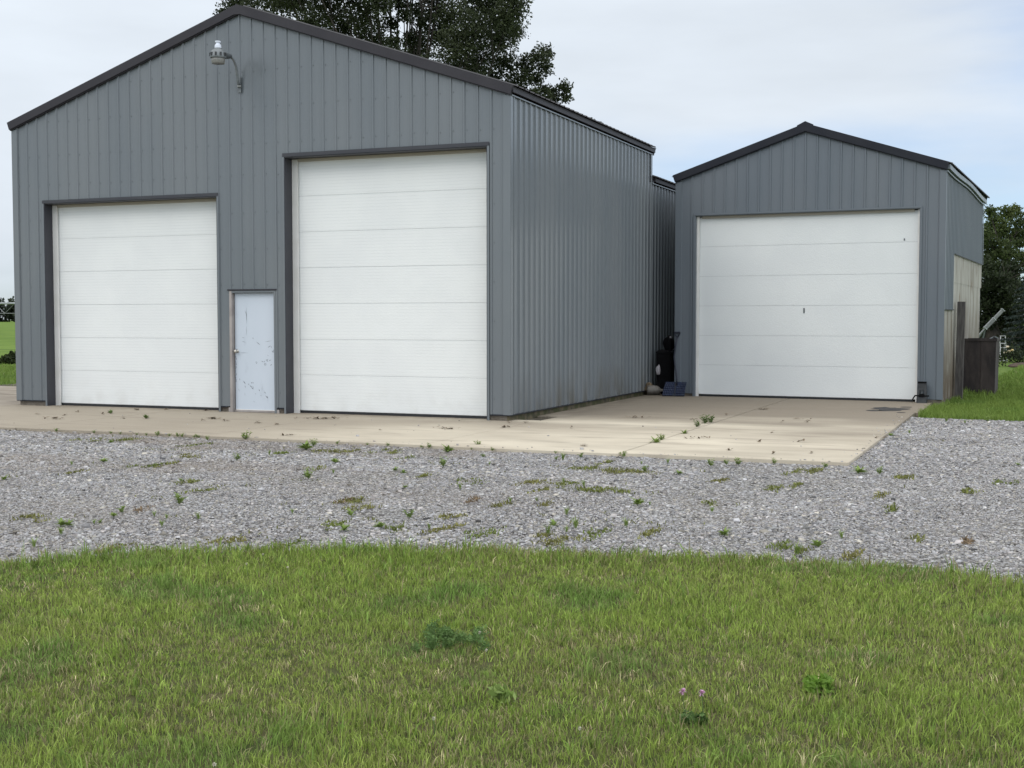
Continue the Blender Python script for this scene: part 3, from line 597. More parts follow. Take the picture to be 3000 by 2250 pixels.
# ------------------------------------------------------------------ yard lamp on the gable
lamp = empty('wall_lamp', (-4.87, 0, 5.45), 'galvanised yard lamp on a curved arm high on the gable wall', 'lamp')
MB().box((-.035, -.034, -.10), (.035, -.020, .16)).build('mounting_plate', M['galv_dark'], lamp)
MB().tube([(0, -.03, .02), (0, -.055, .03), (.004, -.075, .06), (.004, -.08, .10), (.004, -.10, .22), (.004, -.125, .31), (.003, -.18, .395), (.002, -.25, .44), (.0, -.34, .465), (0, -.42, .47)], .019, 12).build('arm', M['lamp_metal'], lamp, smooth=True)
MB().tube([(-.02, -.05, .0), (.045, -.042, .0)], .016, 10).build('clamp', M['galv'], lamp)
nk = MB(); nk.tube([(0, -.27, .452), (0, -.34, .448), (0, -.44, .44), (0, -.55, .43)], [.034, .050, .060, .062], 14); nk.build('neck', M['galv_dark'], lamp, smooth=True)
hd = MB(); hd.lathe((0, -.62, .36), [(.06, .0), (.128, .0), (.132, .02), (.128, .05), (.118, .09), (.095, .125), (.062, .142), (.058, .16)], 24); hd = hd.build('housing', M['lamp_metal'], lamp)
vn = MB()
for k in range(10):
    t = 2*math.pi*k/10; c_ = (math.cos(t)*.126, -.62+math.sin(t)*.126); vn.box((c_[0]-.014, c_[1]-.014, .385), (c_[0]+.014, c_[1]+.014, .44), rot=Matrix.Rotation(t, 3, 'Z'))
vn.build_split('vent', M['blacksteel'], hd)
MB().lathe((0, -.62, .268), [(.098, 0), (.104, .008), (.110, .05), (.114, .09)], 24).build('lens', M['lens'], lamp, smooth=True)
MB().lathe((0, -.62, .515), [(.052, 0), (.054, .02), (.05, .055), (.03, .075), (.028, .085), (.046, .10), (.046, .118)], 20).build('photocell', M['cell'], lamp)

# ------------------------------------------------------------------ things stored between the sheds
sh = empty('snow_shovel', (.56, 7.10, 0), 'navy and blue snow shovel with bent shaft and D grip leaning at the garage corner', 'shovel')
bl = MB(); nx_, nz_ = 14, 6; base = on_y(1942, 1158, 7.0)[0]-.56; wid = .46
for i in range(nx_):
    for j in range(nz_):
        def P(a, b):
            u = a/nx_; v = b/nz_; sx = base + wid*u + (.045*v if u < .5 else .02*v)*1.0
            rib = 0.0; return (sx, -.10+.14*v+.05*math.sin(v*2.6)*-1+rib+.06*(2*u-1)**2*-1, .012+.28*v)
        bl.poly([P(i, j), P(i+1, j), P(i+1, j+1), P(i, j+1)])
bl = bl.build('blade', M['blue'], sh, smooth=True); sm_ = bl.modifiers.new('thick', 'SOLIDIFY'); sm_.thickness = .006
def sp(px, py, y): p = on_y(px, py, y); return (p[0]-.56, p[1]-7.10, p[2])
MB().tube([sp(1983, 1128, 7.03), sp(1982, 1100, 7.12), sp(1977, 1066, 7.18), sp(1975, 1045, 7.19), sp(1978, 1018, 7.20), sp(1984, 988, 7.21)], .016, 10).build('shaft', M['navy'], sh, smooth=True)
gp = MB(); gp.tube([sp(1984, 989, 7.21), sp(1979, 982, 7.21), sp(1976, 975, 7.21)], .013, 8); gp.tube([sp(1984, 989, 7.21), sp(1989, 982, 7.21), sp(1992, 975, 7.21)], .013, 8); gp.tube([sp(1975, 974, 7.21), sp(1993, 974, 7.21)], .019, 8); gp.build('grip', M['navy'], sh)
rib = MB()
for u in (.5,): rib.beam((base+wid*u+.02, -.12, .06), (base+wid*u+.02, -.02, .27), .03, .02)
rib.build('socket', M['navy'], sh)

bn = empty('refuse_bin', (.36, 7.72, 0), 'tall black bin wedged in the dark gap between the two sheds', 'bin')
b = MB(); b.box((-.145, -.20, .06), (.145, .20, .86), taper=1.12, bev=0); b.build('body', M['black'], bn)
b = MB(); b.box((-.17, -.24, .865), (.17, .23, .90), bev=.015); b.box((-.15, -.21, .901), (.15, .2, .93), taper=.85); b.build('lid', M['black'], bn)
MB().tube([(-.15, .25, .82), (.15, .25, .82)], .02, 8).build('handle', M['black'], bn)
for sx in (-1, 1):
    w_ = MB(); w_.lathe((0, 0, 0), [(.02, -.025), (.09, -.025), (.10, -.012), (.10, .012), (.09, .025), (.02, .025)], 16); w_.v = [(c_+sx*.15, b_+.17, a_+.10) for a_, b_, c_ in w_.v]; w_.build('wheel', M['black'], bn)
def lump(name, c, rad, m, seed, sub=3, amp=.25, parent=None, flat=0.3):
    bm = bmesh.new(); bmesh.ops.create_icosphere(bm, subdivisions=sub, radius=1.0); rr = random.Random(seed)
    ph = [(Vector((rr.uniform(-1, 1), rr.uniform(-1, 1), rr.uniform(-1, 1)))*rr.uniform(2, 6), rr.uniform(0, 6)) for _ in range(6)]
    for v in bm.verts:
        k = 1+amp*sum(math.sin(a.dot(v.co)+p_) for a, p_ in ph)/6*2
        v.co = Vector((v.co.x*rad[0]*k, v.co.y*rad[1]*k, max(v.co.z*k, -flat-.4)*rad[2]))
    zmin = min(v.co.z for v in bm.verts)
    for v in bm.verts: v.co += Vector((0, 0, -zmin))
    me = bpy.data.meshes.new(name); bm.to_mesh(me); bm.free(); me.materials.append(m); me.polygons.foreach_set('use_smooth', [True]*len(me.polygons))
    o = bpy.data.objects.new(name, me); COL.objects.link(o); o.location = c
    if parent is not None: o.parent = parent
    return o
tag(lump('black_bag', (.40, 7.72, .93), (.105, .15, .17), M['black'], 3), 'crumpled black plastic bag on the lid of the black bin', 'bag')
sp_ = empty('broom', (.49, 7.46, 0), 'thin shaft with a pale tip standing upright against the black bin', 'broom')
MB().tube([(0, .0, .30), (.0, .02, .9), (.01, .05, 1.18)], .013, 8).build('handle', M['black'], sp_)
MB().tube([(.01, .05, 1.18), (.011, .053, 1.215)], .022, 8).build('tip', M['rag'], sp_)
b = MB(); b.box((-.07, -.03, .0), (.07, .03, .30), taper=.55); b.build('bristles', M['black'], sp_)
p = on_y(1930, 1085, 7.5); tag(lump('rag', (p[0]+.0, 7.46, .42), (.045, .05, .13), M['rag'], 8, amp=.35), 'pale rag hanging at the left of the black bin', 'rag')
MB_ = MB(); MB_.tube([(p[0]-.01, 7.56, .0), (p[0], 7.54, .55), (p[0]+.02, 7.53, .62)], .012, 8)
tag(MB_.build('stake', M['black']), 'thin dark stake standing left of the black bin', 'stake')
p = on_ground(1936, 1150); jg = empty('plastic_jug', (p[0]+.09, 7.34, 0), 'dirty white plastic jug lying left of the blue shovel blade', 'jug', rz=.3)
j = MB(); pr = [(.0, 0), (.085, .0), (.098, .02), (.098, .20), (.085, .24), (.03, .29), (.028, .33)]
j.lathe((0, 0, 0), pr, 18); j.v = [(c_-.12, b_, a_+.10) for a_, b_, c_ in j.v]; j = j.build('body', M['palejug'], jg, smooth=True)
MB().tube([(.06, 0, .185), (.08, 0, .225), (.14, 0, .215), (.17, 0, .15)], .013, 8).build('handle', M['black'], jg)
p = on_ground(1910, 1153); tag(lump('leaf_heap', (p[0]+.03, 7.45, -.005), (.13, .12, .15), M['dry'], 21, amp=.45), 'small heap of dark dead leaves against the side wall of the big shed', 'leaf heap')

# ------------------------------------------------------------------ beside the small shed
jk = empty('jack_stand', (0, 0, 0), 'small black steel stand with slotted front at the right foot of the garage door', 'stand', rz=G)
p = on_y(2701, 1150, 6.87); jk.location = (p[0], 6.87, 0)
b = MB()
for sx in (-1, 1): b.beam((sx*.075, 0, 0), (sx*.052, .02, .37), .045, .07, up=(0, 1, 0))
b.box((-.06, -.02, .24), (.06, .055, .37)); b.build('frame', M['blacksteel'], jk)
MB().box((-.085, -.055, .0), (.085, .075, .10), taper=.9).build('base', M['blacksteel'], jk)
MB().box((-.075, -.03, .371), (.075, .065, .40)).build('cap', M['black'], jk)
b = MB(); b.tube([(-.13, -.03, .135), (.13, -.03, .135)], .013, 8); b.tube([(-.12, -.035, .135), (-.165, -.05, .06)], .012, 8); b.box((-.045, -.05, .11), (.045, -.01, .17)); b.build('crossbar', M['black'], jk)
MB().tube([(0, .01, .12), (0, .015, .24)], .016, 8).build('screw', M['galv_dark'], jk)

p0 = on_y(2808, 1157, 8.9); p0[2] = 0; top = on_y(2817, 884, 8.95)
ps = MB(); q = Vector(p0)+Vector((0, 0, -.15)); ps.beam(q, Vector(top), .15, .14, up=(0, 1, 0))
tag(ps.build('wooden_post', M['wood']), 'grey weathered wooden post standing against the stained side sheets', 'post')
tkx = on_y(2868, 1100, 10.5)[0]
tk = empty('steel_tank', (tkx, 11.05, -.10), 'dark rusty open steel tank standing in the grass beside the garage', 'tank', rz=-.035)
b = MB(); w, dd, hh = .345, .50, 1.255; wb = .33
O = [(-wb, -dd), (wb, -dd), (wb, dd), (-wb, dd)]; T = [(-w, -dd), (w, -dd), (w, dd), (-w, dd)]; I = [(-w+.03, -dd+.03), (w-.03, -dd+.03), (w-.03, dd-.03), (-w+.03, dd-.03)]
b.v = [(*o_, 0) for o_ in O] + [(*o_, hh) for o_ in T] + [(*o_, hh) for o_ in I] + [(*o_, .05) for o_ in I]
for i in range(4):
    j = (i+1) % 4; b.f += [(i, j, 4+j, 4+i), (4+i, 4+j, 8+j, 8+i), (8+i, 8+j, 12+j, 12+i)]
b.f += [(3, 2, 1, 0), (12, 13, 14, 15)]; b.build('shell', M['rust'], tk)
b = MB(); b.box((-w-.015, -dd-.018, hh-.05), (w+.015, -dd-.002, hh+.004)); b.box((w+.002, -dd-.001, hh-.05), (w+.018, dd, hh+.004)); b.box((-w-.018, -dd-.001, hh-.05), (-w-.002, dd, hh+.004)); b.build_split('rim', M['rust'], tk)
b = MB()
for x in (.06,): b.box((x-.012, -dd-.012, .04), (x+.012, -dd+.004, hh-.06))
b.build_split('stiffener', M['rust'], tk)
bd = MB(); a = at_depth(2912, 986, 27.3); c_ = at_depth(2923, 991, 27.4); bd.beam(a, c_, .04, .025); a2 = at_depth(2901, 993, 27.3); bd.beam(a2, at_depth(2911, 988, 27.4), .035, .025)
tag(bd.build('scrap_boards', M['galv_dark']), 'two short pale scrap boards lying across the rusty tank', 'boards')

# sloping pale metal chute behind the shed
ca = Vector(at_depth(2866, 984, 40.0)); cm_ = Vector(at_depth(2886, 962, 40.0)); ct_ = Vector(at_depth(2939, 907, 40.0))
ch = empty('grain_chute', (ca.x, ca.y, 0), 'long pale metal chute sloping up behind the garage', 'chute')
rel = lambda v: (v.x-ca.x, v.y-ca.y, v.z)
MB().tube([rel(ca + (ca-cm_)*2.2), rel(cm_)], .028, 10).build('pipe', M['chute'], ch)
b = MB(); b.beam(rel(cm_), rel(cm_+(ct_-cm_)*.5), .105, .10); b.beam(rel(cm_+(ct_-cm_)*.5), rel(ct_), .09, .085); b.build_split('trough', M['chute'], ch)
b = MB()
for t in (0.0, .5, .98): q = cm_+(ct_-cm_)*t; b.beam(rel(q-(ct_-cm_)*.012), rel(q+(ct_-cm_)*.012), .125, .115)
b.build_split('flange', M['galv'], ch)
b = MB(); q = cm_+(ct_-cm_)*.45; b.beam(rel(cm_), (rel(cm_)[0]-.25, rel(cm_)[1]+.2, -.1), .04, .04); b.beam(rel(cm_), (rel(cm_)[0]-.9, rel(cm_)[1]+.4, -.1), .04, .04); b.build_split('support', M['galv_dark'], ch)

# white ladder
ladr = empty('step_ladder', (0, 0, 0), 'white aluminium step ladder standing open on the grass right of the rusty tank', 'ladder')
P0 = on_ground(2940, 1060, -.08); ladr.location = (P0[0], P0[1], -.08); ladr.rotation_euler = (0, 0, YAW-.12)
hL = 0.98; LB, LT = .15, .085
for sx in (-1, 1):
    MB().beam((sx*LB*.9, 0, 0), (sx*LT, .16, hL), .026, .034, up=(0, 1, 0)).build('rail', M['alu'], ladr)
for k in range(6):
    t = (k+.3)/6.0; hw = LB*.9+(LT-LB*.9)*t; MB().beam((-hw, .16*t, hL*t), (hw, .16*t, hL*t), .05, .030).build('rung', M['alu'], ladr)
for sx in (-1, 1): MB().beam((sx*LB*.8, .52, 0), (sx*LT, .18, hL), .016, .02, up=(0, 1, 0)).build('rear_leg', M['alu'], ladr)
MB().box((-LT-.02, .13, hL), (LT+.02, .21, hL+.02)).build('top_cap', M['alu'], ladr)

# ------------------------------------------------------------------ foliage
def leaf_mesh(name, C, Rr, N_each, size, tints, parent=None, seed=1, aspect=1.7, flat=1.0, shell=.0, droop=0.0):
    """leaf-sized quads scattered through clumps centred at C with radius Rr"""
    rg = np.random.default_rng(seed); C = np.asarray(C, float); Rr = np.asarray(Rr, float)
    cnt = np.maximum(8, (N_each*(Rr/Rr.mean())**2).astype(int)); idx = np.repeat(np.arange(len(C)), cnt); n = len(idx)
    d = rg.normal(size=(n, 3)); d /= np.linalg.norm(d, axis=1)[:, None]; rad = rg.random(n)**(1/(2.2+shell*4))
    # ragged clump outlines
    wob = 1+.28*np.sin(d[:, 0]*5+idx*1.7)*np.sin(d[:, 1]*4.3+idx*.7)+.22*np.sin(d[:, 2]*7+idx*2.1)
    P = C[idx] + d*(rad*Rr[idx]*wob)[:, None]*np.array([1, 1, flat]); P[:, 2] -= droop*rad*Rr[idx]
    a = rg.normal(size=(n, 3)); a /= np.linalg.norm(a, axis=1)[:, None]; b = np.cross(a, rg.normal(size=(n, 3))); b /= np.linalg.norm(b, axis=1)[:, None]+1e-9
    L_ = (size*rg.uniform(.6, 1.35, n))[:, None]; Wd = L_/aspect
    V = np.stack([P-a*L_*.5, P+b*Wd*.5-a*L_*.05, P+a*L_*.5, P-b*Wd*.5-a*L_*.05], 1).reshape(-1, 3)
    F = np.arange(4*n).reshape(-1, 4)
    t = np.asarray(tints); cl = t[rg.integers(0, len(t), len(C))][idx]*.55 + t[rg.integers(0, len(t), n)]*.45
    cl = cl*rg.uniform(.7, 1.3, n)[:, None]
    return np_mesh(name, V, [F], M['leaf'], np.repeat(cl, 4, 0), parent)
def limbs(root_pt, targets, r0, m, parent, name='trunk', trunk_h=None, seed=0, extra=2):
    rr = random.Random(seed); mb = MB(); o = Vector(root_pt); top = Vector(trunk_h)
    mb.tube([o, o.lerp(top, .35)+Vector((rr.uniform(-.1, .1), rr.uniform(-.1, .1), 0)), o.lerp(top, .7), top], [r0*1.25, r0, r0*.85, r0*.6], 10)
    for t in targets:
        t = Vector(t); s = o.lerp(top, rr.uniform(.55, 1.0)); mid = s.lerp(t, .5)+Vector((rr.uniform(-.4, .4), rr.uniform(-.4, .4), rr.uniform(-.3, .5)))
        rl = r0*rr.uniform(.10, .20); mb.tube([s, s.lerp(mid, .5), mid, mid.lerp(t, .6), t], [rl, rl*.85, rl*.6, rl*.4, rl*.15], 6)
        for _ in range(extra):
            q = mid.lerp(t, rr.uniform(0, .6)); e = q+Vector((rr.uniform(-1.3, 1.3), rr.uniform(-1.3, 1.3), rr.uniform(-.4, 1.3))); mb.tube([q, q.lerp(e, .5)+Vector((0, 0, .1)), e], [rl*.4, rl*.25, rl*.08], 5)
    return mb.build(name, m, parent)
# big dark tree behind the big shed
DT = 44.0
bt_ = at_depth(1130, 1150, DT+2); tree = empty('broad_tree', (bt_[0], bt_[1], -.1), 'large dark leafy tree rising behind the roof of the big shed', 'tree')
clp = [(690, 5, 46), (655, 30, 26), (735, 25, 44), (800, 18, 50), (870, 5, 46), (790, 60, 30), (835, -30, 60), (905, 75, 52), (960, 30, 60), (1010, 90, 62), (930, 120, 46), (1000, 140, 40), (1060, 40, 54), (1080, 120, 56), (1065, 170, 46), (1140, 165, 50), (1110, 10, 44), (1165, 5, 40), (1030, -30, 60),
       (1150, 200, 40), (1210, 190, 50), (1225, 130, 46), (1260, 220, 52), (1290, 90, 56), (1265, 30, 50), (1330, 40, 58), (1330, 130, 62), (1340, 200, 58), (1390, 90, 62), (1400, 170, 62), (1420, 30, 66), (1395, 235, 46), (1450, 110, 60), (1470, 50, 54), (1480, 180, 46), (1505, 90, 40), (1500, 20, 50), (1470, -40, 70), (1380, -60, 80), (1250, -70, 80), (1120, -80, 80), (980, -90, 80), (860, -80, 70), (740, -50, 60),
       (1150, 70, 26), (1195, 110, 24), (1240, 70, 26), (1180, 40, 24), (1150, 120, 30), (1215, 30, 24), (1440, 235, 36), (1500, 235, 30), (1530, 225, 26), (1545, 190, 34), (1575, 170, 38), (1598, 150, 24), (1595, 200, 26), (1570, 225, 26), (1525, 262, 26), (1490, 268, 24), (1560, 262, 18), (1590, 262, 24), (1620, 270, 28), (1650, 258, 26), (1655, 285, 20), (1630, 300, 22), (1600, 292, 20), (1565, 285, 18), (1330, 262, 40), (1240, 250, 34), (1430, 265, 30), (900, 140, 30)]
rr = random.Random(5); C = []; Rd = []
for px, py, r_ in clp:
    dep = DT+rr.uniform(-1, 4.5)*(1 if r_ > 34 else .4); p = at_depth(px+rr.uniform(-8, 8), py+rr.uniform(-8, 8), dep); C.append(p-np.array([*bt_[:2], -.1])); Rd.append(r_/FPX*dep*1.04)
for k in range(70):                                          # the crown above and behind what the frame shows
    p = at_depth(rr.uniform(700, 1500), rr.uniform(-620, -60), DT+rr.uniform(-2, 7)); C.append(p-np.array([*bt_[:2], -.1])); Rd.append(rr.uniform(.7, 1.1))
dark = [(.028, .038, .018), (.040, .052, .024), (.055, .070, .032), (.022, .029, .015), (.075, .090, .046)]
leaf_mesh('crown', C, Rd, 1900, .098, dark, tree, 3, aspect=1.6, flat=.95)
for k in range(26):
    px_ = rr.uniform(760, 1560); p = at_depth(px_, 130+(px_-700)*.24+rr.uniform(40, 260), DT+rr.uniform(-1, 5)); C.append(p-np.array([*bt_[:2], -.1])); Rd.append(rr.uniform(.5, .85))
tgt = [C[i] for i in range(0, len(C), 3)]
limbs((0, 0, 0), tgt, .36, M['bark'], tree, trunk_h=(.3, .3, 6.2), seed=4)
# thin tree tip peeping over the roof edge
p = at_depth(1742, 470, 62); t2 = empty('slender_tree', (p[0], p[1], -.1), 'slender tree whose sparse tip peeps over the roof edge of the big shed', 'tree')
C = []; Rd = []
for px, py, r_ in ((1735, 362, 9), (1738, 350, 6), (1730, 375, 10), (1745, 380, 9), (1757, 368, 7), (1762, 360, 5), (1720, 390, 16), (1750, 395, 18), (1735, 425, 30), (1765, 410, 22), (1705, 430, 24), (1740, 480, 40), (1700, 520, 40), (1780, 500, 40)):
    q = at_depth(px, py, 62+rr.uniform(-.5, .5)); C.append(q-np.array([p[0], p[1], -.1])); Rd.append(r_/FPX*62)
leaf_mesh('crown', C, Rd, 90, .14, [(.05, .07, .03), (.07, .09, .04)], t2, 9); limbs((0, 0, 0), C[:8], .12, M['bark'], t2, trunk_h=(0, 0, 7), seed=2, extra=0)
# tree behind the garage, right edge
green = [(.050, .072, .022), (.070, .095, .030), (.035, .052, .018), (.028, .040, .016), (.090, .115, .040)]
gdark = [(.022, .032, .014), (.030, .042, .018), (.040, .055, .022), (.016, .024, .011)]
green2 = [(.070, .100, .028), (.095, .130, .040), (.048, .070, .022), (.036, .052, .020), (.120, .150, .052)]
def crown_tree(px, base_y, dep, clumps, label, tints, seed, size=.2, n_each=900, group=None, name='leafy_tree', trunk=.3, top=None):
    b0 = at_depth(px, base_y, dep); root = empty(name, (b0[0], b0[1], -.1), label, 'tree', group=group); rq = random.Random(seed); C = []; Rd = []
    for cx_, cy_, r_ in clumps:
        dd = dep+rq.uniform(-1.2, 2.2); q = at_depth(cx_, cy_, dd); C.append(q-np.array([b0[0], b0[1], -.1])); Rd.append(r_/FPX*dd)
    leaf_mesh('crown', C, Rd, n_each, size, tints, root, seed, aspect=1.7); zt_ = max(c[2] for c in C)
    limbs((0, 0, 0), C, trunk, M['bark'], root, trunk_h=(0, 0, zt_*.6), seed=seed, extra=1); return root
crown_tree(2945, 1060, 58, [(2900, 622, 22), (2925, 640, 28), (2958, 622, 26), (2975, 615, 20), (2990, 650, 28), (3015, 690, 34), (2905, 670, 34), (2945, 680, 40), (2985, 700, 36), (2910, 720, 36), (2950, 740, 40), (2990, 760, 34), (3030, 760, 40), (2880, 690, 30), (2870, 740, 40), (2900, 780, 40), (2930, 800, 34), (3060, 700, 40), (3080, 780, 44), (2840, 700, 36), (2830, 780, 40), (2800, 740, 40)],
           'bright green leafy tree rising behind the garage at the right edge', green2, 21, .135, 800)
crown_tree(2900, 1062, 52, [(2885, 780, 34), (2890, 840, 40), (2925, 830, 40), (2960, 800, 36), (2900, 890, 44), (2945, 880, 40), (2975, 850, 30), (2890, 940, 40), (2930, 950, 40), (2965, 930, 34), (2900, 990, 34), (2940, 1000, 30), (2880, 1020, 26), (2955, 1030, 20), (2850, 850, 50), (2840, 950, 50), (2820, 900, 50), (2800, 980, 50), (2910, 1040, 22), (2875, 1046, 20)],
           'low dark dense tree behind the ladder', gdark, 22, .135, 900)
crown_tree(3090, 1062, 62, [(3060, 860, 60), (3120, 820, 70), (3110, 920, 70), (3160, 760, 70), (3050, 960, 40), (3180, 900, 70), (3130, 690, 60), (2990, 1000, 34), (2960, 985, 30), (3030, 1010, 40), (2975, 1030, 26), (3010, 960, 40), (2935, 1020, 24), (3090, 1000, 50), (3150, 1000, 50), (2990, 900, 34), (3000, 840, 30)], 'dark leafy tree beyond the spruce at the right edge', gdark, 23, .17, 900)
# blue-grey spruce at the right edge
bsp = at_depth(3025, 1056, 49); spr = empty('spruce_tree', (bsp[0], bsp[1], -.1), 'blue grey spruce with drooping tiers at the right edge', 'tree')
hS = 4.6; V = []; F = []; CL = []; rq = np.random.default_rng(5)
tb = MB()
for lv in range(20):
    z = .35+lv*(hS-.4)/20; rad = 1.28*(1-(z/hS))**.8+.06
    for k in range(11):
        t = rq.uniform(0, 6.283); d = np.array([math.cos(t), math.sin(t), 0]); L_ = rad*rq.uniform(.75, 1.12)
        tb.tube([(0, 0, z), tuple(d*L_*.55+np.array([0, 0, z-.04])), tuple(d*L_+np.array([0, 0, z-.12*L_]))], [.02, .012, .004], 4)
        m_ = int(46*L_)+10; u = rq.random(m_)**.7; base = d[None]*(L_*u)[:, None]+np.stack([np.zeros(m_), np.zeros(m_), z-.12*L_*u**2], 1)
        side = np.array([-d[1], d[0], 0]); off = side[None]*(rq.normal(size=m_)*.09*L_*(1.15-u))[:, None]; base = base+off; base[:, 2] += rq.normal(size=m_)*.018
        a = d[None]*.6+side[None]*rq.normal(size=m_)[:, None]*.6+np.array([0, 0, -.35])[None]+rq.normal(size=(m_, 3))*.25; a /= np.linalg.norm(a, axis=1)[:, None]
        b = np.cross(a, rq.normal(size=(m_, 3))); b /= np.linalg.norm(b, axis=1)[:, None]; l = rq.uniform(.07, .14, m_)[:, None]; w_ = .028
        i0 = sum(len(x) for x in V); V.append(np.stack([base-b*w_, base+b*w_, base+a*l], 1).reshape(-1, 3)); F.append(np.arange(3*m_).reshape(-1, 3)+i0)
        CL.append(np.repeat(np.array([.040, .056, .050])[None]*rq.uniform(.55, 1.5, m_)[:, None], 3, 0))
np_mesh('foliage', np.concatenate(V), F, M['leaf'], np.concatenate(CL), spr)
tb.tube([(0, 0, 0), (0, 0, hS*.6), (0, 0, hS)], [.12, .07, .015], 8); tb.build('trunk', M['bark'], spr)
# mulch bed and flowers under the spruce
p = on_ground(3000, 1074, -.08); o = lump('mulch_bed', (p[0]+.35, p[1]+.2, -.16), (.85, 1.1, .12), M['mulch'], 31, amp=.15); tag(o, 'low brown mulch mound at the foot of the spruce', 'mulch bed')
p = at_depth(2955, 1046, 45); fl = empty('flower_bush', (p[0], p[1], -.1), 'small flowering bush with yellow and pale heads behind the ladder', 'bush')
C = [(-.3, 0, .25), (0, 0, .35), (.3, .1, .3), (.5, 0, .2), (.1, .2, .5)]; leaf_mesh('leaves', C, [.28]*5, 140, .09, gdark+green[:1], fl, 5)
b = MB()
for px, py in ((2952, 1017), (2956, 1030), (2966, 1027), (2945, 1034)):
    q = at_depth(px, py, 45)-np.array([p[0], p[1], -.1]); b.lathe(q, [(.0, -.03), (.05, -.01), (.06, .02), (.02, .05)], 8)
b.build('blossom', mat('yellow_blossom', (.55, .42, .16), (.6, .52, .42), scale=8), fl)

# ------------------------------------------------------------------ left distance: crop field, hedge weeds, wood, irrigation pivot
fd = MB(); pts = [(-900, 60), (-60, 18.5), (-14, 15.5), (-14, 22), (-150, 260), (-250, 640), (-600, 700), (-900, 500)]
fd.poly([(x, y, -.08) for x, y in pts][::-1] if False else [(x, y, -.08) for x, y in pts]); structure(fd.build('crop_field', M['field']), 'bright green low crop field stretching to the far wood', 'field')
rq = np.random.default_rng(8); C = []; Rd = []
wc = at_depth(20, 940, 560.0); wt = np.array([_r[0]*.95-_f[0]*.1, _r[1]*.95-_f[1]*.1])
for k in range(90):
    q = rq.uniform(-260, 130); x = wc[0]+wt[0]*q; y = wc[1]+wt[1]*q; hgt = rq.uniform(7.4, 9.8)
    for j in range(5): C.append((x+rq.uniform(-4, 4), y+rq.uniform(-3, 3), hgt*(.10+.19*j)+rq.uniform(-.4, .4))); Rd.append(rq.uniform(2.2, 3.4))
o = leaf_mesh('far_wood', C, Rd, 190, 1.3, [(.020, .030, .018), (.030, .042, .024), (.016, .024, .016), (.045, .058, .030)], None, 12, aspect=1.3)
tag(o, 'dark far-off wood along the horizon beyond the field', 'wood', kind='stuff')
# hedge plants at the field edge
def bush(px, py, h, wdt, label, seed, group=None, name='field_weed', tint=green):
    p = on_ground(px, py, -.08); h *= .58; root = empty(name, (p[0], p[1], -.09), label, 'plant', group=group); rr2 = random.Random(seed); C = []; Rd = []
    for k in range(9): C.append((rr2.uniform(-wdt, wdt), rr2.uniform(-wdt, wdt), h*rr2.uniform(.15, .75))); Rd.append(rr2.uniform(.12, .2)*h/.6)
    C.append((rr2.uniform(-.1, .1), 0, h*.95)); Rd.append(.07*h/.6)
    leaf_mesh('leaves', C, Rd, 120, .10, [tuple(c*.8 for c in t) for t in tint], root, seed); st = MB()
    for c in C: st.tube([(c[0]*.3, c[1]*.3, 0), (c[0]*.7, c[1]*.7, c[2]*.6), c], [.02, .012, .005], 5)
    st.build('stems', M['stem'], root); return root
gq = 'dark weedy plants along the field edge'
for i, (px, py, h) in enumerate(((-30, 1067, .6), (-12, 1067, .4), (6, 1066, .48), (14, 1066, .4), (24, 1067, .56), (37, 1066, .80), (46, 1067, .55), (56, 1066, .6), (68, 1067, .6), (80, 1066, .7))):
    lb = 'tall spindly weed standing highest in the row at the crop edge' if i == 5 else 'dark weedy plant in the row between mown strip and crop field'
    bush(px, py, h, .5 if i != 5 else .16, lb, 60+i, gq)
# irrigation pivot
dp = 150.0
a = Vector(at_depth(-900, 889, dp+20)); b_ = Vector(at_depth(420, 887, dp-8)); u_ = (b_-a)
pv = empty('irrigation_pivot', (a.x, a.y, 0), 'long thin irrigation pivot pipe on trusses crossing the far field', 'irrigation')
rel = lambda v: (v.x-a.x, v.y-a.y, v.z)
z0 = Vector(at_depth(20, 889, dp)).z
q0 = Vector((a.x, a.y, z0)); q1 = Vector((b_.x, b_.y, z0))
MB().tube([rel(q0), rel(q1)], .12, 8).build('pipe', M['galv'], pv)
b = MB(); nsp = 24
for k in range(nsp):
    s0, s1, sm_ = q0.lerp(q1, k/nsp), q0.lerp(q1, (k+1)/nsp), q0.lerp(q1, (k+.5)/nsp); low = sm_-Vector((0, 0, 1.15))
    b.tube([rel(s0), rel(low)], .022, 4); b.tube([rel(s1), rel(low)], .022, 4)
    if k: b.tube([rel(lowp), rel(low)], .022, 4)
    lowp = low
b.build('truss', M['galv'], pv)
for t in (.12, .80):
    q = q0.lerp(q1, t); b = MB(); dv = Vector((.5, .9, 0)).normalized()*2.0
    for sg in (-1, 1): b.beam(rel(q), rel(q+dv*sg-Vector((0, 0, z0-.4))), .08, .08)
    b.build_split('tower', M['galv'], pv)
    for sg in (-1, 1):
        w_ = MB(); w_.lathe((0, 0, 0), [(.1, -.12), (.5, -.12), (.55, -.05), (.55, .05), (.5, .12), (.1, .12)], 18); qq = q+dv*sg; w_.v = [(qq.x-a.x+y_, qq.y-a.y+z_, .47+x_) for x_, y_, z_ in w_.v]; w_.build('wheel', M['black'], pv)

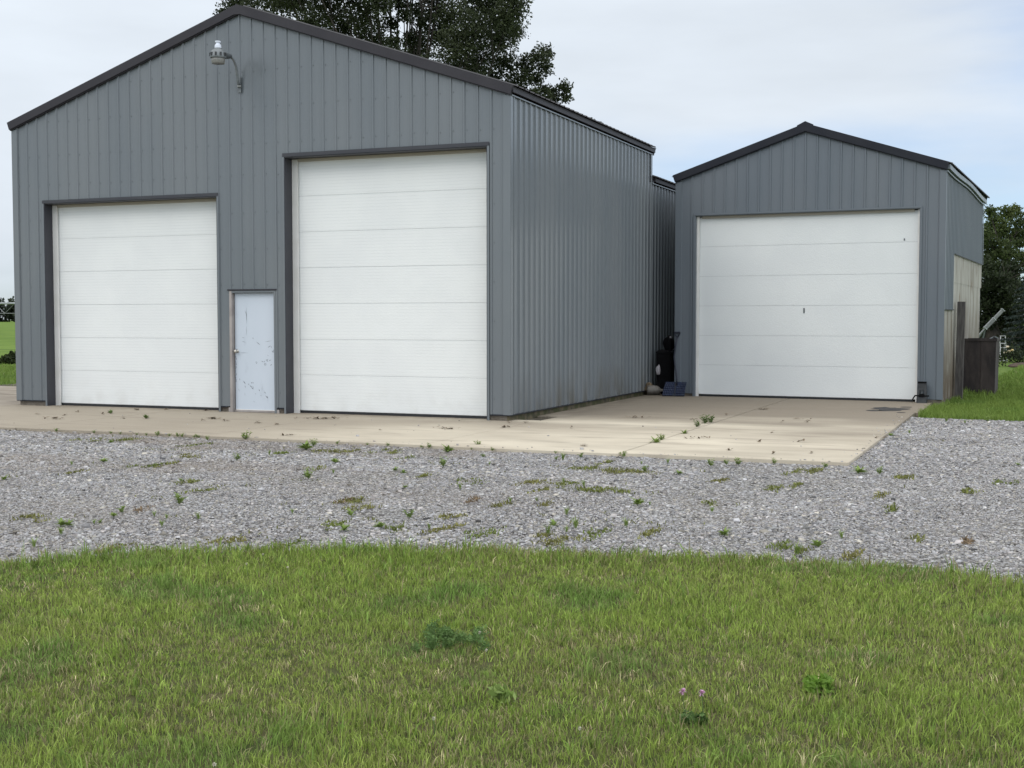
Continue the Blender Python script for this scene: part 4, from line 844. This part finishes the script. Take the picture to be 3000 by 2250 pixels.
# ------------------------------------------------------------------ gravel stones
def in_view(x, y, mx=1.2, near=3.6):
    dx, dy = x-CAM[0], y-CAM[1]; dep = dx*_f[0]+dy*_f[1]; lat = dx*_r[0]+dy*_r[1]
    return (dep > near) & (np.abs(lat) < dep*.3987+mx)
def stones():
    rg = np.random.default_rng(2); n = 1950000
    x = rg.uniform(-10, 11.5, n); y = rg.uniform(-14.5, 3.9, n)
    wob = .10*(fbm(x*2.2, y*2.2, 3)-.5)
    back = np.where(x < 5.62, -3.86+wob*1.1, 3.72-.16*(x-5.6)+wob*2)
    edge_r = (x > 5.62+wob*.6)
    spill = np.maximum(0, np.minimum(y+3.86, 5.62-x+.3*0)); on_pad = (x < 5.64) & (y > -3.86)
    stray = on_pad & (rg.random(n) < .0004+.035*np.exp(-np.minimum(np.abs(y+3.86), np.abs(x-5.64))/.05)) & (x > -9) & ((y < 0) | (x > 5.2))
    ok = ((y < back) & (y > lawn_edge(x)-.10) & ((y < -3.7) | edge_r) | stray) & in_view(x, y, 2.2)
    dep = np.hypot(x-CAM[0], y-CAM[1]); keep = rg.random(n) < np.clip(14/dep, .45, 1)
    k = ok & keep; x, y, dep, stray = x[k], y[k], dep[k], (stray & ~(y < back))[k]; n = len(x)
    coarse = np.clip((fbm(x*.5+1, y*1.1, 44)-.45)*4, 0, 1)
    s = rg.lognormal(math.log(.0047), .40, n)*np.clip(dep/12, 1, 1.4)*(1+.18*coarse); big = rg.random(n) < .012; s = np.where(big, s*1.9, s); s = np.minimum(s, .026)
    B = np.array([[-1, -1, -1], [1, -1, -1], [1, 1, -1], [-1, 1, -1], [-1, -1, 1], [1, -1, 1], [1, 1, 1], [-1, 1, 1]], float)*.8
    V = B[None]*(1+rg.uniform(-.45, .35, (n, 8, 3))); V *= np.stack([s*rg.uniform(.8, 1.6, n), s*rg.uniform(.7, 1.15, n), s*rg.uniform(.30, .70, n)], 1)[:, None]
    t = rg.uniform(0, 6.28, n); c, q = np.cos(t), np.sin(t); tx = rg.normal(size=n)*.32; ct, st = np.cos(tx), np.sin(tx)
    vy = V[..., 1]*ct[:, None]-V[..., 2]*st[:, None]; vz = V[..., 1]*st[:, None]+V[..., 2]*ct[:, None]; vx = V[..., 0]
    zb = np.where(stray, s*.4, gz+s*.30+.018*(fbm(x*.8, y*.8, 9)-.5))
    X = vx*c[:, None]-vy*q[:, None]+x[:, None]; Y = vx*q[:, None]+vy*c[:, None]+y[:, None]; Z = vz+zb[:, None]
    V = np.stack([X, Y, Z], -1).reshape(-1, 3)
    Q = np.array([[4, 5, 6, 7], [0, 1, 5, 4], [1, 2, 6, 5], [2, 3, 7, 6], [3, 0, 4, 7]]); F = (np.arange(n)[:, None, None]*8+Q[None]).reshape(-1, 4)
    g_ = np.clip(rg.normal(.312, .115, n), .06, .68); warm = rg.random(n)
    g_ = g_*(.86+.26*fbm(x*.9, y*2.2, 55))
    col = np.stack([g_*(1.01+.06*(warm > .65)), g_, g_*(.98+.05*(warm < .5)-.10*(warm > .85))], 1)
    br = np.clip((fbm(x*.45+3, y*.9, 21)-.40)*4, 0, 1)*np.clip((4.5-x)/4, 0, 1)*np.clip((y+9.5)/3, .25, 1)       # tan fines towards the left
    col = col*(1-.5*br[:, None])+np.array([.225, .182, .140])[None]*(.5*br[:, None])
    o = np_mesh('gravel', V, [F], M['stone'], np.repeat(col, 8, 0)); tag(o, 'loose grey crushed stone covering the drive', 'gravel', kind='stuff'); return n
print('stones', stones())

# ------------------------------------------------------------------ grass
def blades(name, x, y, h, w, col, z0, lean=.35, seed=0, tipcol=None, parent=None, lv=None):
    rg = np.random.default_rng(seed); n = len(x); t = rg.uniform(0, 6.283, n); l = np.abs(rg.normal(size=n))*lean*h
    dx, dy = (np.cos(t)*l, np.sin(t)*l) if lv is None else lv
    if lv is not None: l = np.hypot(dx, dy)
    ft = rg.uniform(0, 6.283, n); sx, sy = np.cos(ft)*w*.5, np.sin(ft)*w*.5
    z0 = np.broadcast_to(z0, (n,))
    b0 = np.stack([x-sx, y-sy, z0], 1); b1 = np.stack([x+sx, y+sy, z0], 1)
    m0 = np.stack([x+dx*.35-sx*.8, y+dy*.35-sy*.8, z0+h*.58], 1); m1 = np.stack([x+dx*.35+sx*.8, y+dy*.35+sy*.8, z0+h*.58], 1)
    tp = np.stack([x+dx, y+dy, z0+h*np.clip(1-.25*(l/h), .5, 1)], 1)
    V = np.stack([b0, b1, m1, m0, tp], 1).reshape(-1, 3); i = np.arange(n)[:, None]*5
    F4 = i+np.array([[0, 1, 2, 3]]); F3 = i+np.array([[3, 2, 4]])
    C = np.repeat(col, 5, 0)
    if tipcol is not None: C[4::5] = tipcol
    return np_mesh(name, V, [F4, F3], M['grass'], C, parent)
def grass_color(x, y, rg, n):
    lo = fbm(x*1.1, y*1.1, 31); md = fbm(x*3.2, y*3.2, 47); dry = np.clip((fbm(x*.7+9, y*1.3, 77)-.47)*4.2, 0, 1)
    dark = np.clip((fbm(x*1.9+4, y*1.9, 15)-.56)*6, 0, 1)
    gA = np.array([.185, .235, .040]); gB = np.array([.130, .200, .028]); gC = np.array([.235, .262, .064]); st = np.array([.40, .34, .165]); dk = np.array([.080, .155, .034])
    c = gA[None]*(1-md[:, None])+gB[None]*md[:, None]; c = c*(1-.45*lo[:, None])+gC[None]*.45*lo[:, None]
    c = c*(1-.55*dark[:, None])+dk[None]*.55*dark[:, None]
    isdry = rg.random(n) < (.005+.06*dry); c = np.where(isdry[:, None], st[None]*rg.uniform(.6, 1.2, n)[:, None], c)
    return c*np.array([1.52, 1.54, 1.92])*rg.uniform(.80, 1.20, n)[:, None], dry, dark
def lawn():
    rg = np.random.default_rng(4); nt = 150000                   # tufts
    x = rg.uniform(-3.0, 14.0, nt); y = rg.uniform(-16.4, -9.2, nt)
    e = lawn_edge(x)+.16*(fbm(x*1.7, y*.5, 5)-.5)+.14*(fbm(x*6, y*3, 6)-.5)
    ok = (e-y > 0) & in_view(x, y, 2.4, 2.4); x, y, e = x[ok], y[ok], e[ok]
    bare = np.clip((fbm(x*2.1+7, y*2.1, 123)-.60)*8, 0, 1); k = rg.random(len(x)) > .25*bare; x, y, e = x[k], y[k], e[k]; nt = len(x)
    d_e = e-y; dep = np.hypot(x-CAM[0], y-CAM[1])
    c, dry, dark = grass_color(x, y, rg, nt)
    lush = np.clip((fbm(x*2.6, y*2.6, 88)-.50)*5, 0, 1); rim = np.clip(1-d_e/.55, 0, 1)
    sp1 = rg.random(nt); coarse = (sp1 < .012+.05*lush+.05*rim); fine = sp1 > .72
    h = .036+.014*fbm(x*1.3, y*1.3, 61)+.022*lush*dark+.008*lush+.044*rim*fbm(x*1.1, y*.2, 19)*1.4-.012*dry
    h = h*np.where(coarse, 1.5, np.where(fine, .8, 1.0))*rg.uniform(.7, 1.3, nt)
    c = c*(1-.35*rim[:, None])+np.array([.170, .265, .060])[None]*.35*rim[:, None]
    c = np.where(coarse[:, None], np.array([.175, .265, .060])[None]*rg.uniform(.75, 1.2, nt)[:, None], c)
    w = np.where(coarse, .0062, np.where(fine, .0026, .0037))*np.clip(dep/6, 1, 1.5)
    ta = rg.uniform(0, 6.283, nt); tl = np.abs(rg.normal(size=nt))*.35                    # each tuft leans its own way
    nb = np.where(coarse, 6, np.where(fine, 10, 8)); nb = np.maximum(3, (nb*np.clip(6.5/dep, .6, 1)).astype(int)); idx = np.repeat(np.arange(nt), nb); n = len(idx)
    rr_ = np.where(coarse, .014, .020)[idx]; bx = x[idx]+rg.normal(size=n)*rr_; by = y[idx]+rg.normal(size=n)*rr_
    hh = h[idx]*rg.uniform(.5, 1.35, n); cc = c[idx]*rg.uniform(.55, 1.45, n)[:, None]; st_ = rg.random(n) < .13+.16*dry[idx]; cc = np.where(st_[:, None], np.array([.31, .28, .145])[None]*rg.uniform(.5, 1.2, n)[:, None], cc)
    ww = w[idx]*rg.uniform(.7, 1.3, n); t = rg.uniform(0, 6.283, n); l = np.abs(rg.normal(size=n))*.46
    lx = (np.cos(t)*l+np.cos(ta[idx])*tl[idx])*hh; ly = (np.sin(t)*l+np.sin(ta[idx])*tl[idx])*hh
    z0 = -.035+.022*(fbm(bx*.9, by*.9, 71)-.5)
    tip = np.where((rg.random(n) < .10)[:, None], np.array([.34, .30, .15])[None], cc*1.15)
    o = blades('lawn_grass', bx, by, hh, ww, cc, z0, .42, seed=9, tipcol=tip, lv=(lx, ly)); tag(o, 'mown green lawn with dry patches filling the foreground', 'grass', kind='stuff')
    # fallen clippings and pale dead blades lying on the turf
    m = 3600; x = rg.uniform(-1, 11.5, m); y = rg.uniform(-15, -9.6, m); ok = (lawn_edge(x)-y > .15) & in_view(x, y, .9, 3.7) & (rg.random(m) < .25+.75*fbm(x*1.5, y*1.5, 99)); x, y = x[ok], y[ok]; m = len(x)
    t = rg.uniform(0, 6.28, m); L_ = rg.uniform(.02, .07, m); cl = np.array([.36, .33, .19])[None]*rg.uniform(.45, 1.15, m)[:, None]
    o = blades('grass_clippings', x, y, rg.uniform(.030, .055, m), rg.uniform(.0022, .0036, m), cl, -.03, .4, seed=29, lv=(np.cos(t)*L_*1.4, np.sin(t)*L_*1.4)); tag(o, 'pale dead blades and clippings caught in the lawn', 'thatch', kind='stuff')
    return n
print('lawn', lawn())
def far_grass():
    rg = np.random.default_rng(14); n = 160000
    # right: beyond the gravel, round the garage; left: mown strip by the path
    x = rg.uniform(5.3, 10.5, n); y = rg.uniform(3.1, 34, n)
    e = 3.75-.16*(x-5.6)+.35*(fbm(x*1.6, y*.6, 3)-.4)
    wallx = 5.88+.0512*(y-7.0)
    ok = (y > e) & in_view(x, y, 1.0) & ((y < 6.7) & (x > 5.72+.12*(fbm(y*2, x*0, 2)-.5)) | (x > wallx+.02)) & (rg.random(n) < np.clip(9/np.maximum(y, 1), .25, 1))
    x, y = x[ok], y[ok]; n1 = len(x)
    x2 = rg.uniform(-34, -11, 40000); y2 = rg.uniform(4.9, 17, 40000); ok2 = in_view(x2, y2, 1.0); x2, y2 = x2[ok2], y2[ok2]
    x = np.concatenate([x, x2]); y = np.concatenate([y, y2]); n = len(x)
    c, dry, dark = grass_color(x*.6, y*.6, rg, n); c = c*.35+np.array([.130, .205, .045])[None]*.65*rg.uniform(.7, 1.3, n)[:, None]
    dep = np.hypot(x-CAM[0], y-CAM[1]); e = 3.75-.16*(x-5.6)
    h = (.075+.05*fbm(x*1.4, y*1.4, 4)+.05*np.exp(-np.abs(y-e)/.35)*(x > 5))*rg.uniform(.5, 1.4, n); near_wall = (x > 5.5) & (x < 5.88+.0512*(y-7.0)+.16); h = np.where(near_wall, h*1.35, h); h = np.where((x > 5.9) & (x < 8) & (y > 9.2) & (y < 11.2), h*1.5, h)
    w = np.clip(dep/FPX*2.2, .007, .02)*rg.uniform(.7, 1.3, n)
    o = blades('rough_grass', x, y, h, w, c, -.10, .45, seed=19); tag(o, 'rougher green grass beside the garage and along the far path', 'grass', kind='stuff'); return n
print('far', far_grass())

# ------------------------------------------------------------------ weeds
def px1(zx, zy, rx, ry, f=.4521): return on_ground(rx+zx*f, ry+zy*f, -.02)
PATCH = []
for zx, zy, wd in ((1238, 568, 120), (1065, 462, 60), (960, 468, 110), (1840, 385, 90), (2120, 372, 180), (1300, 625, 90), (2025, 485, 110), (2170, 850, 110), (2190, 700, 80), (270, 815, 70), (690, 1010, 150), (465, 512, 60), (1240, 335, 90), (1190, 410, 130), (130, 808, 80), (920, 750, 80), (1500, 940, 140), (1850, 970, 160), (600, 300, 160), (820, 300, 120)): PATCH.append((px1(zx, zy, 0, 1150), wd))
for zx, zy, wd in ((35, 260, 90), (430, 300, 110), (845, 455, 190), (520, 420, 60), (1230, 462, 200), (1585, 370, 180), (1870, 390, 280), (1480, 470, 170), (1640, 512, 340), (1730, 330, 60), (75, 580, 190), (110, 635, 140), (710, 685, 100), (400, 755, 100), (2000, 790, 90), (880, 785, 160), (1300, 510, 60), (850, 580, 80), (1330, 600, 60), (680, 760, 110), (1420, 840, 200), (245, 262, 50), (340, 272, 60), (1015, 612, 60), (1340, 800, 60), (1650, 800, 90)): PATCH.append((px1(zx, zy, 1000, 1200), wd))
for zx, zy, wd in ((700, 400, 50), (840, 390, 120), (1430, 435, 170), (590, 505, 100), (745, 482, 50), (160, 612, 80), (645, 875, 100), (2080, 462, 90), (1350, 632, 70), (1510, 820, 90), (1850, 520, 90), (1285, 545, 70), (240, 450, 90), (1850, 835, 60), (1100, 937, 90), (800, 890, 60), (150, 300, 200), (730, 318, 60)): PATCH.append((px1(zx, zy, 2000, 1200), wd))
rg = np.random.default_rng(33); X = []; Y = []; Hh = []; Cc = []
for c, wd in PATCH:
    dep = np.dot(c-CAM, _f); wm = wd*.4521/FPX*dep*.5
    t = rg.random(); b3 = np.array([.145, .185, .045])*(1-t)+np.array([.205, .195, .070])*t if rg.random() < .9 else np.array([.23, .17, .11])
    for q in range(int(3+wd/28)):
        ox, oy = rg.normal()*wm*.62, rg.normal()*.10+rg.normal()*wm*.18; rx, ry = wm*rg.uniform(.14, .40)+.02, rg.uniform(.05, .16); m_ = int(2600*rx*ry*rg.uniform(.5, 1.6))+14
        gx_ = c[0]+ox+rg.normal(size=m_)*rx*.55; gy_ = c[1]+oy+rg.normal(size=m_)*ry*.55; k_ = (fbm(gx_*11, gy_*11, 5)+.15*rg.normal(size=m_)) > .42
        X.append(gx_[k_]); Y.append(gy_[k_]); Hh.append(rg.uniform(.008, .030, k_.sum())*rg.uniform(.7, 1.5)); Cc.append((b3*rg.uniform(.8, 1.25))[None]*rg.uniform(.6, 1.4, k_.sum())[:, None])
m_ = 26000; gx_ = rg.uniform(-7, 9, m_); gy_ = rg.uniform(-13, 3.4, m_); k_ = ((gy_ < -3.95) & (gy_ > lawn_edge(gx_)-.1) | (gx_ > 5.75)) & in_view(gx_, gy_) & ((fbm(gx_*1.4, gy_*2.6, 205)+.35*fbm(gx_*6, gy_*6, 206)) > .93-.10*np.exp(-np.abs(gy_-lawn_edge(gx_))/.5)) & (rg.random(m_) < np.where(gx_ > 6, .3, 1))
X.append(gx_[k_]); Y.append(gy_[k_]); Hh.append(rg.uniform(.012, .040, k_.sum())); Cc.append(np.array([.17, .18, .06])[None]*rg.uniform(.6, 1.3, k_.sum())[:, None])
X = np.concatenate(X); Y = np.concatenate(Y); Hh = np.concatenate(Hh); Cc = np.concatenate(Cc)
ok = (Y < -3.9) | (X > 5.7); X, Y, Hh, Cc = X[ok], Y[ok], Hh[ok], Cc[ok]
o = blades('creeping_weeds', X, Y, Hh, np.full(len(X), .012), Cc, -.036, 1.1, seed=3); tag(o, 'flat creeping weeds and moss spreading over the gravel', 'ground cover', kind='stuff')
def weed_proto(kind, seed):
    rr2 = random.Random(seed); lv = MB(); st = MB()
    def leaf(p, d, L_, w_):
        p = Vector(p); d = Vector(d).normalized(); s = d.cross(Vector((0, 0, 1))).normalized(); up = s.cross(d); q1 = p+d*L_*.45+up*L_*.10; q2 = p+d*L_-up*L_*.12
        lv.poly([p, q1-s*w_/2, q2, q1+s*w_/2])
    if kind == 0:                                            # upright, leafy stems
        for k in range(5):
            t = rr2.uniform(0, 6.28); tip = Vector((math.cos(t)*rr2.uniform(.04, .12), math.sin(t)*rr2.uniform(.04, .12), rr2.uniform(.08, .19))); st.tube([(0, 0, 0), tip*.5+Vector((0, 0, .02)), tip], [.004, .003, .0015], 5)
            for j in range(12):
                q = tip*(.2+.8*j/11); a = rr2.uniform(0, 6.28); leaf(q, (math.cos(a), math.sin(a), rr2.uniform(.1, .9)), rr2.uniform(.06, .10), rr2.uniform(.026, .042))
    elif kind == 1:                                          # low rosette
        for k in range(22):
            a = rr2.uniform(0, 6.28); leaf((0, 0, .005), (math.cos(a), math.sin(a), rr2.uniform(.15, 1.3)), rr2.uniform(.08, .15), rr2.uniform(.028, .045))
        st.tube([(0, 0, -.01), (0, 0, .03)], .004, 5)
    else:                                                    # grassy tuft
        for k in range(38):
            a = rr2.uniform(0, 6.28); leaf((rr2.uniform(-.02, .02), rr2.uniform(-.02, .02), 0), (math.cos(a)*.5, math.sin(a)*.5, 1), rr2.uniform(.07, .17), .008)
        st.tube([(0, 0, -.01), (0, 0, .03)], .004, 5)
    return lv, st
PROTO = {}
def weed(p, kind, s, label, group, dark=False, z=None):
    key = (kind, random.Random(int(p[0]*1000)).randint(0, 2), dark)
    if key not in PROTO:
        lv, st = weed_proto(kind, hash(key[:2]) % 1000 + 7); root = empty('weed', (0, 0, 0), label, 'weed', group=group)
        lv.build('leaves', M['weed_dark' if dark else 'weed'], root); st.build('stems', M['stem'], root); PROTO[key] = root
    else:
        src = PROTO[key]; root = src.copy(); COL.objects.link(root)
        for ch in src.children: c = ch.copy(); COL.objects.link(c); c.parent = root
        tag(root, label, 'weed', group)
        if not group and 'group' in root: del root['group']
    root.location = (p[0], p[1], (-.035 if z is None else z)); root.rotation_euler = (0, 0, random.uniform(0, 6.28)); root.scale = (s, s, s*random.uniform(.85, 1.15)); return root
GG = 'small weeds growing out of the gravel'; GL = 'small green weed sprouting from the grey gravel'
PG = 'tiny sprouts along the front edge of the concrete'; PL = 'tiny sprout where the gravel meets the front edge of the concrete'
for zx, zy, k, s, lb in ((1160, 715, 0, 1.0, 'bright upright weed alone on bare gravel below the left door'), (735, 793, 1, .8, GL), (792, 770, 0, .8, GL), (398, 850, 1, .9, 'larger weed of the pair near the left gravel edge'), (447, 850, 1, .7, 'smaller weed of the pair near the left gravel edge'), (670, 442, 1, .9, GL), (720, 318, 1, .7, GL),
                         (1600, 300, 0, 1.1, 'tall weed at the concrete edge below the entry door'), (1345, 303, 0, .7, GL), (1535, 432, 0, .9, GL), (2000, 550, 0, 1.0, GL), (1985, 362, 1, 1.7, 'broad leafy weed near the tall door, widest on the gravel'), (2030, 340, 0, 1.0, GL), (2170, 447, 1, 1.1, GL), (1895, 772, 2, .6, GL), (1285, 810, 2, .9, GL), (1048, 855, 2, .7, GL), (220, 988, 2, 1.0, GL), (30, 556, 1, 1.0, GL), (465, 460, 2, .7, GL), (610, 838, 2, .6, GL), (645, 835, 1, .5, GL), (1080, 805, 2, .6, GL), (1170, 565, 1, .5, GL), (2160, 515, 2, .7, GL), (1745, 395, 2, .8, GL), (1000, 790, 2, .6, GL), (395, 905, 2, .7, GL)):
    weed(px1(zx, zy, 0, 1150), k, s*random.uniform(.75, 1.15)*(.50 if k == 0 else .66), lb, GG if lb == GL else None)
for zx, zy, k, s, lb in ((880, 235, 0, 1.1, 'forked bright weed at the concrete edge in front of the shed corner'), (690, 270, 1, 1.3, GL), (915, 302, 0, .6, GL), (660, 362, 0, 1.1, 'stout upright weed on the gravel below the shed corner'), (415, 497, 1, .6, GL), (350, 385, 1, .6, GL), (405, 405, 1, .6, GL), (1970, 392, 0, .9, GL), (1435, 318, 2, 1.0, GL), (1553, 303, 0, .8, GL), (1830, 303, 0, .8, GL), (2115, 338, 2, .9, GL), (2185, 408, 1, .8, GL), (65, 678, 1, 1.0, GL), (15, 772, 1, 1.1, GL), (258, 752, 1, 1.2, GL), (438, 697, 0, .8, GL), (1460, 672, 2, .9, GL), (1378, 742, 1, .9, GL), (1517, 757, 2, 1.1, GL), (1340, 797, 2, 1.0, GL), (1460, 782, 2, .6, GL), (1920, 608, 1, 1.3, GL), (2000, 607, 2, .5, GL), (1845, 747, 2, .9, GL), (1265, 582, 2, .6, GL), (1095, 588, 2, .6, GL), (1440, 462, 2, .7, GL), (1570, 490, 2, .7, GL), (770, 505, 2, .6, GL), (960, 350, 2, .5, GL), (570, 760, 2, .7, GL), (1945, 345, 2, .6, GL), (1395, 318, 0, .6, GL)):
    weed(px1(zx, zy, 1000, 1200), k, s*random.uniform(.75, 1.15)*(.50 if k == 0 else .66), lb, GG if lb == GL else None)
for zx, zy, k, s, lb in ((185, 362, 0, .8, GL), (360, 350, 0, .8, GL), (1140, 402, 1, 1.4, 'spreading weed off the right front corner of the concrete'), (1280, 412, 0, .9, GL), (190, 652, 2, .7, GL), (270, 802, 1, .8, GL), (880, 877, 1, .9, GL), (1470, 150, 2, .8, GL), (1350, 165, 1, .9, GL), (2170, 352, 1, .6, GL), (740, 927, 2, 1.1, GL), (920, 368, 0, .6, GL), (1030, 820, 2, .7, GL), (590, 345, 0, .7, GL), (1710, 72, 2, 1.2, GL), (1830, 82, 2, 1.1, GL), (1980, 70, 2, 1.2, GL), (285, 350, 0, .6, GL)):
    weed(px1(zx, zy, 2000, 1200), k, s*random.uniform(.75, 1.15)*(.50 if k == 0 else .66), lb, GG if lb == GL else None)
for zx in (495, 750, 860, 925, 1035, 1100, 1173, 1255, 1308, 1340, 1420, 1435, 1450): p = px1(zx, 235+(zx-495)*.033, 0, 1150); weed((p[0], -3.90, 0), 0, random.uniform(.16, .40), PL, PG, z=-.03)
for zx in (97, 293, 428, 653, 700, 980, 1115, 1528): p = px1(zx, 195+zx*.03, 1000, 1200); weed((p[0], -3.95, 0), 0, random.uniform(.15, .32), PL, PG, z=-.03)
# on the concrete
for zx, zy, s, lb in ((2105, 1392, 1.35, 'larger dark weed growing in the long joint of the concrete'), (2158, 1384, 1.05, 'weed beside the larger one in the long joint of the concrete'), (2025, 1424, .95, 'pale upright weed left of the dark pair in the concrete joint'), (1905, 1486, 1.2, 'bushy weed midway down the long concrete joint'), (1640, 1568, 1.5, 'sprawling weed at the near end of the long concrete joint'), (1690, 1545, .9, 'thin upright weed behind the sprawling one in the concrete joint')):
    p = on_ground(1400+zx*.3165, 800+zy*.3165); weed(p, 0 if 'upright' in lb or 'dark' in lb or 'beside' in lb else 1, s*.55, lb, None, dark='dark' in lb or 'beside' in lb, z=-.01)
for zx, zy, s, lb in ((718, 145, .9, 'dark weed on the concrete before the left door, nearer the door'), (945, 178, 1.0, 'dark weed on the concrete before the left door, farther from the door')):
    weed(px1(zx, zy, 0, 1150), 1, s*.7, lb, None, dark=True, z=0)
# dead leaf litter on the concrete
def litter(p, L_, Wd, n_, label, group, seed, ang=0.0):
    rr2 = random.Random(seed); mb = MB()
    for k in range(n_):
        a = rr2.gauss(0, .4)*L_; b = rr2.gauss(0, .4)*Wd; x = a*math.cos(ang)-b*math.sin(ang); y = a*math.sin(ang)+b*math.cos(ang); t = rr2.uniform(0, 6.28); l = rr2.uniform(.02, .05); z = rr2.uniform(.003, .03)
        d = Vector((math.cos(t)*l, math.sin(t)*l, rr2.uniform(-.3, .5)*l)); s = Vector((-math.sin(t), math.cos(t), rr2.uniform(-.4, .4)))*l*.3; c_ = Vector((x, y, z)); mb.poly([c_-d, c_+s, c_+d, c_-s])
    o = mb.build('leaf_scrap', M['dry'], None, loc=(p[0], p[1], .002)); tag(o, label, 'leaves', group); return o
LG = 'small scraps of dead leaves on the concrete'; LL = 'small scrap of dead brown leaves on the bare concrete'
litter(px1(975, 105, 0, 1150), .22, .10, 60, 'pile of dead leaves against the foot of the left overhead door', None, 1)
litter(px1(2090, 180, 0, 1150), .42, .07, 70, 'long streak of dead leaves before the tall overhead door', None, 2, .35)
for i, (zx, zy, l, n_) in enumerate(((885, 122, .10, 14), (1380, 180, .16, 26), (1460, 194, .07, 12), (350, 180, .28, 30), (240, 152, .05, 6), (505, 135, .07, 8), (420, 157, .03, 5), (1670, 207, .07, 8), (1795, 218, .05, 8), (670, 150, .03, 5), (800, 178, .03, 4), (1310, 190, .06, 5), (1080, 120, .06, 6), (1875, 290, .2, 18), (1340, 125, .06, 5))): litter(px1(zx, zy, 0, 1150), l, .03, n_, LL, LG, 10+i)
for i, (zx, zy, l, n_) in enumerate(((690, 135, .20, 26), (1060, 125, .12, 18), (1920, 62, .25, 16), (1090, 97, .04, 4), (1195, 98, .03, 4), (1490, 130, .03, 4), (1570, 248, .05, 8), (250, 148, .03, 4), (1330, 8, .05, 4))): litter(px1(zx, zy, 1000, 1200), l, .03, n_, LL, LG, 40+i)
for i, (zx, zy, l, n_) in enumerate(((300, 275, .05, 6), (75, 75, .10, 8), (765, 72, .16, 10), (770, 220, .13, 9), (50, 198, .10, 7), (140, 200, .12, 9), (495, 220, .03, 4), (575, 160, .04, 5), (835, 293, .03, 4), (590, 298, .03, 4), (640, 92, .04, 5), (805, 92, .05, 6), (515, 8, .2, 18), (285, 45, .03, 4), (1285, 195, .12, 12))): litter(px1(zx, zy, 2000, 1200), l, .03, n_, LL, LG, 60+i)

# ------------------------------------------------------------------ clover in the lawn
def clover(px, py, h, r_, label, m, group=None):
    p = on_ground(px, py, h-.03); root = empty('clover_flower', (p[0], p[1], -.03), label, 'flower', group=group)
    MB().tube([(.01, 0, 0), (.004, .0, h*.6), (0, 0, h)], .0016, 6).build('stem', M['stem'], root)
    mb = MB(); rr2 = random.Random(px)
    for k in range(60):
        d = Vector((rr2.gauss(0, 1), rr2.gauss(0, 1), rr2.gauss(.35, .9))).normalized(); s = d.cross(Vector((.3, .2, .9))).normalized(); c_ = Vector((0, 0, h)); mb.poly([c_+d*r_*.25-s*r_*.16, c_+d*r_*.25+s*r_*.16, c_+d*r_*1.1+s*r_*.07, c_+d*r_*1.1-s*r_*.07])
    mb.build('head', m, root)
clover(2000, 2026, .125, .015, 'left of the two pink clover heads in the lawn', M['pink']); clover(2056, 2030, .12, .014, 'right of the two pink clover heads in the lawn', M['pink'])
WL = 'small white clover head standing in the lawn'; WG = 'white clover heads in the lawn'
for px, py in ((770, 1624), (722, 1652), (842, 1662), (1405, 1853), (1425, 1905), (1698, 2134), (1270, 2105), (628, 2240)): clover(px, py, .085, .0075, WL, M['whiteflower'], WG)
# leafy clumps in the lawn
def clump(px, py, rad, h, n_, tints, label, seed, size=.03, aspect=2.0):
    p = on_ground(px, py, 0); root = empty('lawn_weed', (p[0], p[1], -.03), label, 'weed'); rr2 = random.Random(seed)
    C = [(rr2.gauss(0, .5)*rad, rr2.gauss(0, .5)*rad, h*rr2.uniform(.3, .8)) for _ in range(int(7+rad*60))]
    leaf_mesh('leaves', C, [h*.55]*len(C), n_, size, tints, root, seed, aspect=aspect); st = MB()
    for c in C: st.tube([(c[0]*.8, c[1]*.8, 0), c], [.003, .0015], 5)
    st.build('stems', M['stem'], root)
clump(1300, 1868, .20, .065, 130, [(.125, .215, .065), (.150, .240, .080), (.105, .180, .055)], 'feathery darker green weed clump in the middle of the lawn', 71, .020, 3.0)
clump(2390, 2010, .07, .055, 22, [(.14, .25, .035), (.16, .27, .045)], 'broad leafed weed right of the pink clover', 72, .035)
clump(1475, 2040, .05, .06, 12, [(.20, .29, .075), (.24, .32, .10)], 'pale broad leafed weed near the lower middle of the lawn', 73, .040)
clump(2025, 2105, .05, .045, 22, [(.08, .14, .045), (.10, .17, .05)], 'clover leaves below the two pink clover heads', 76, .020, 1.2)
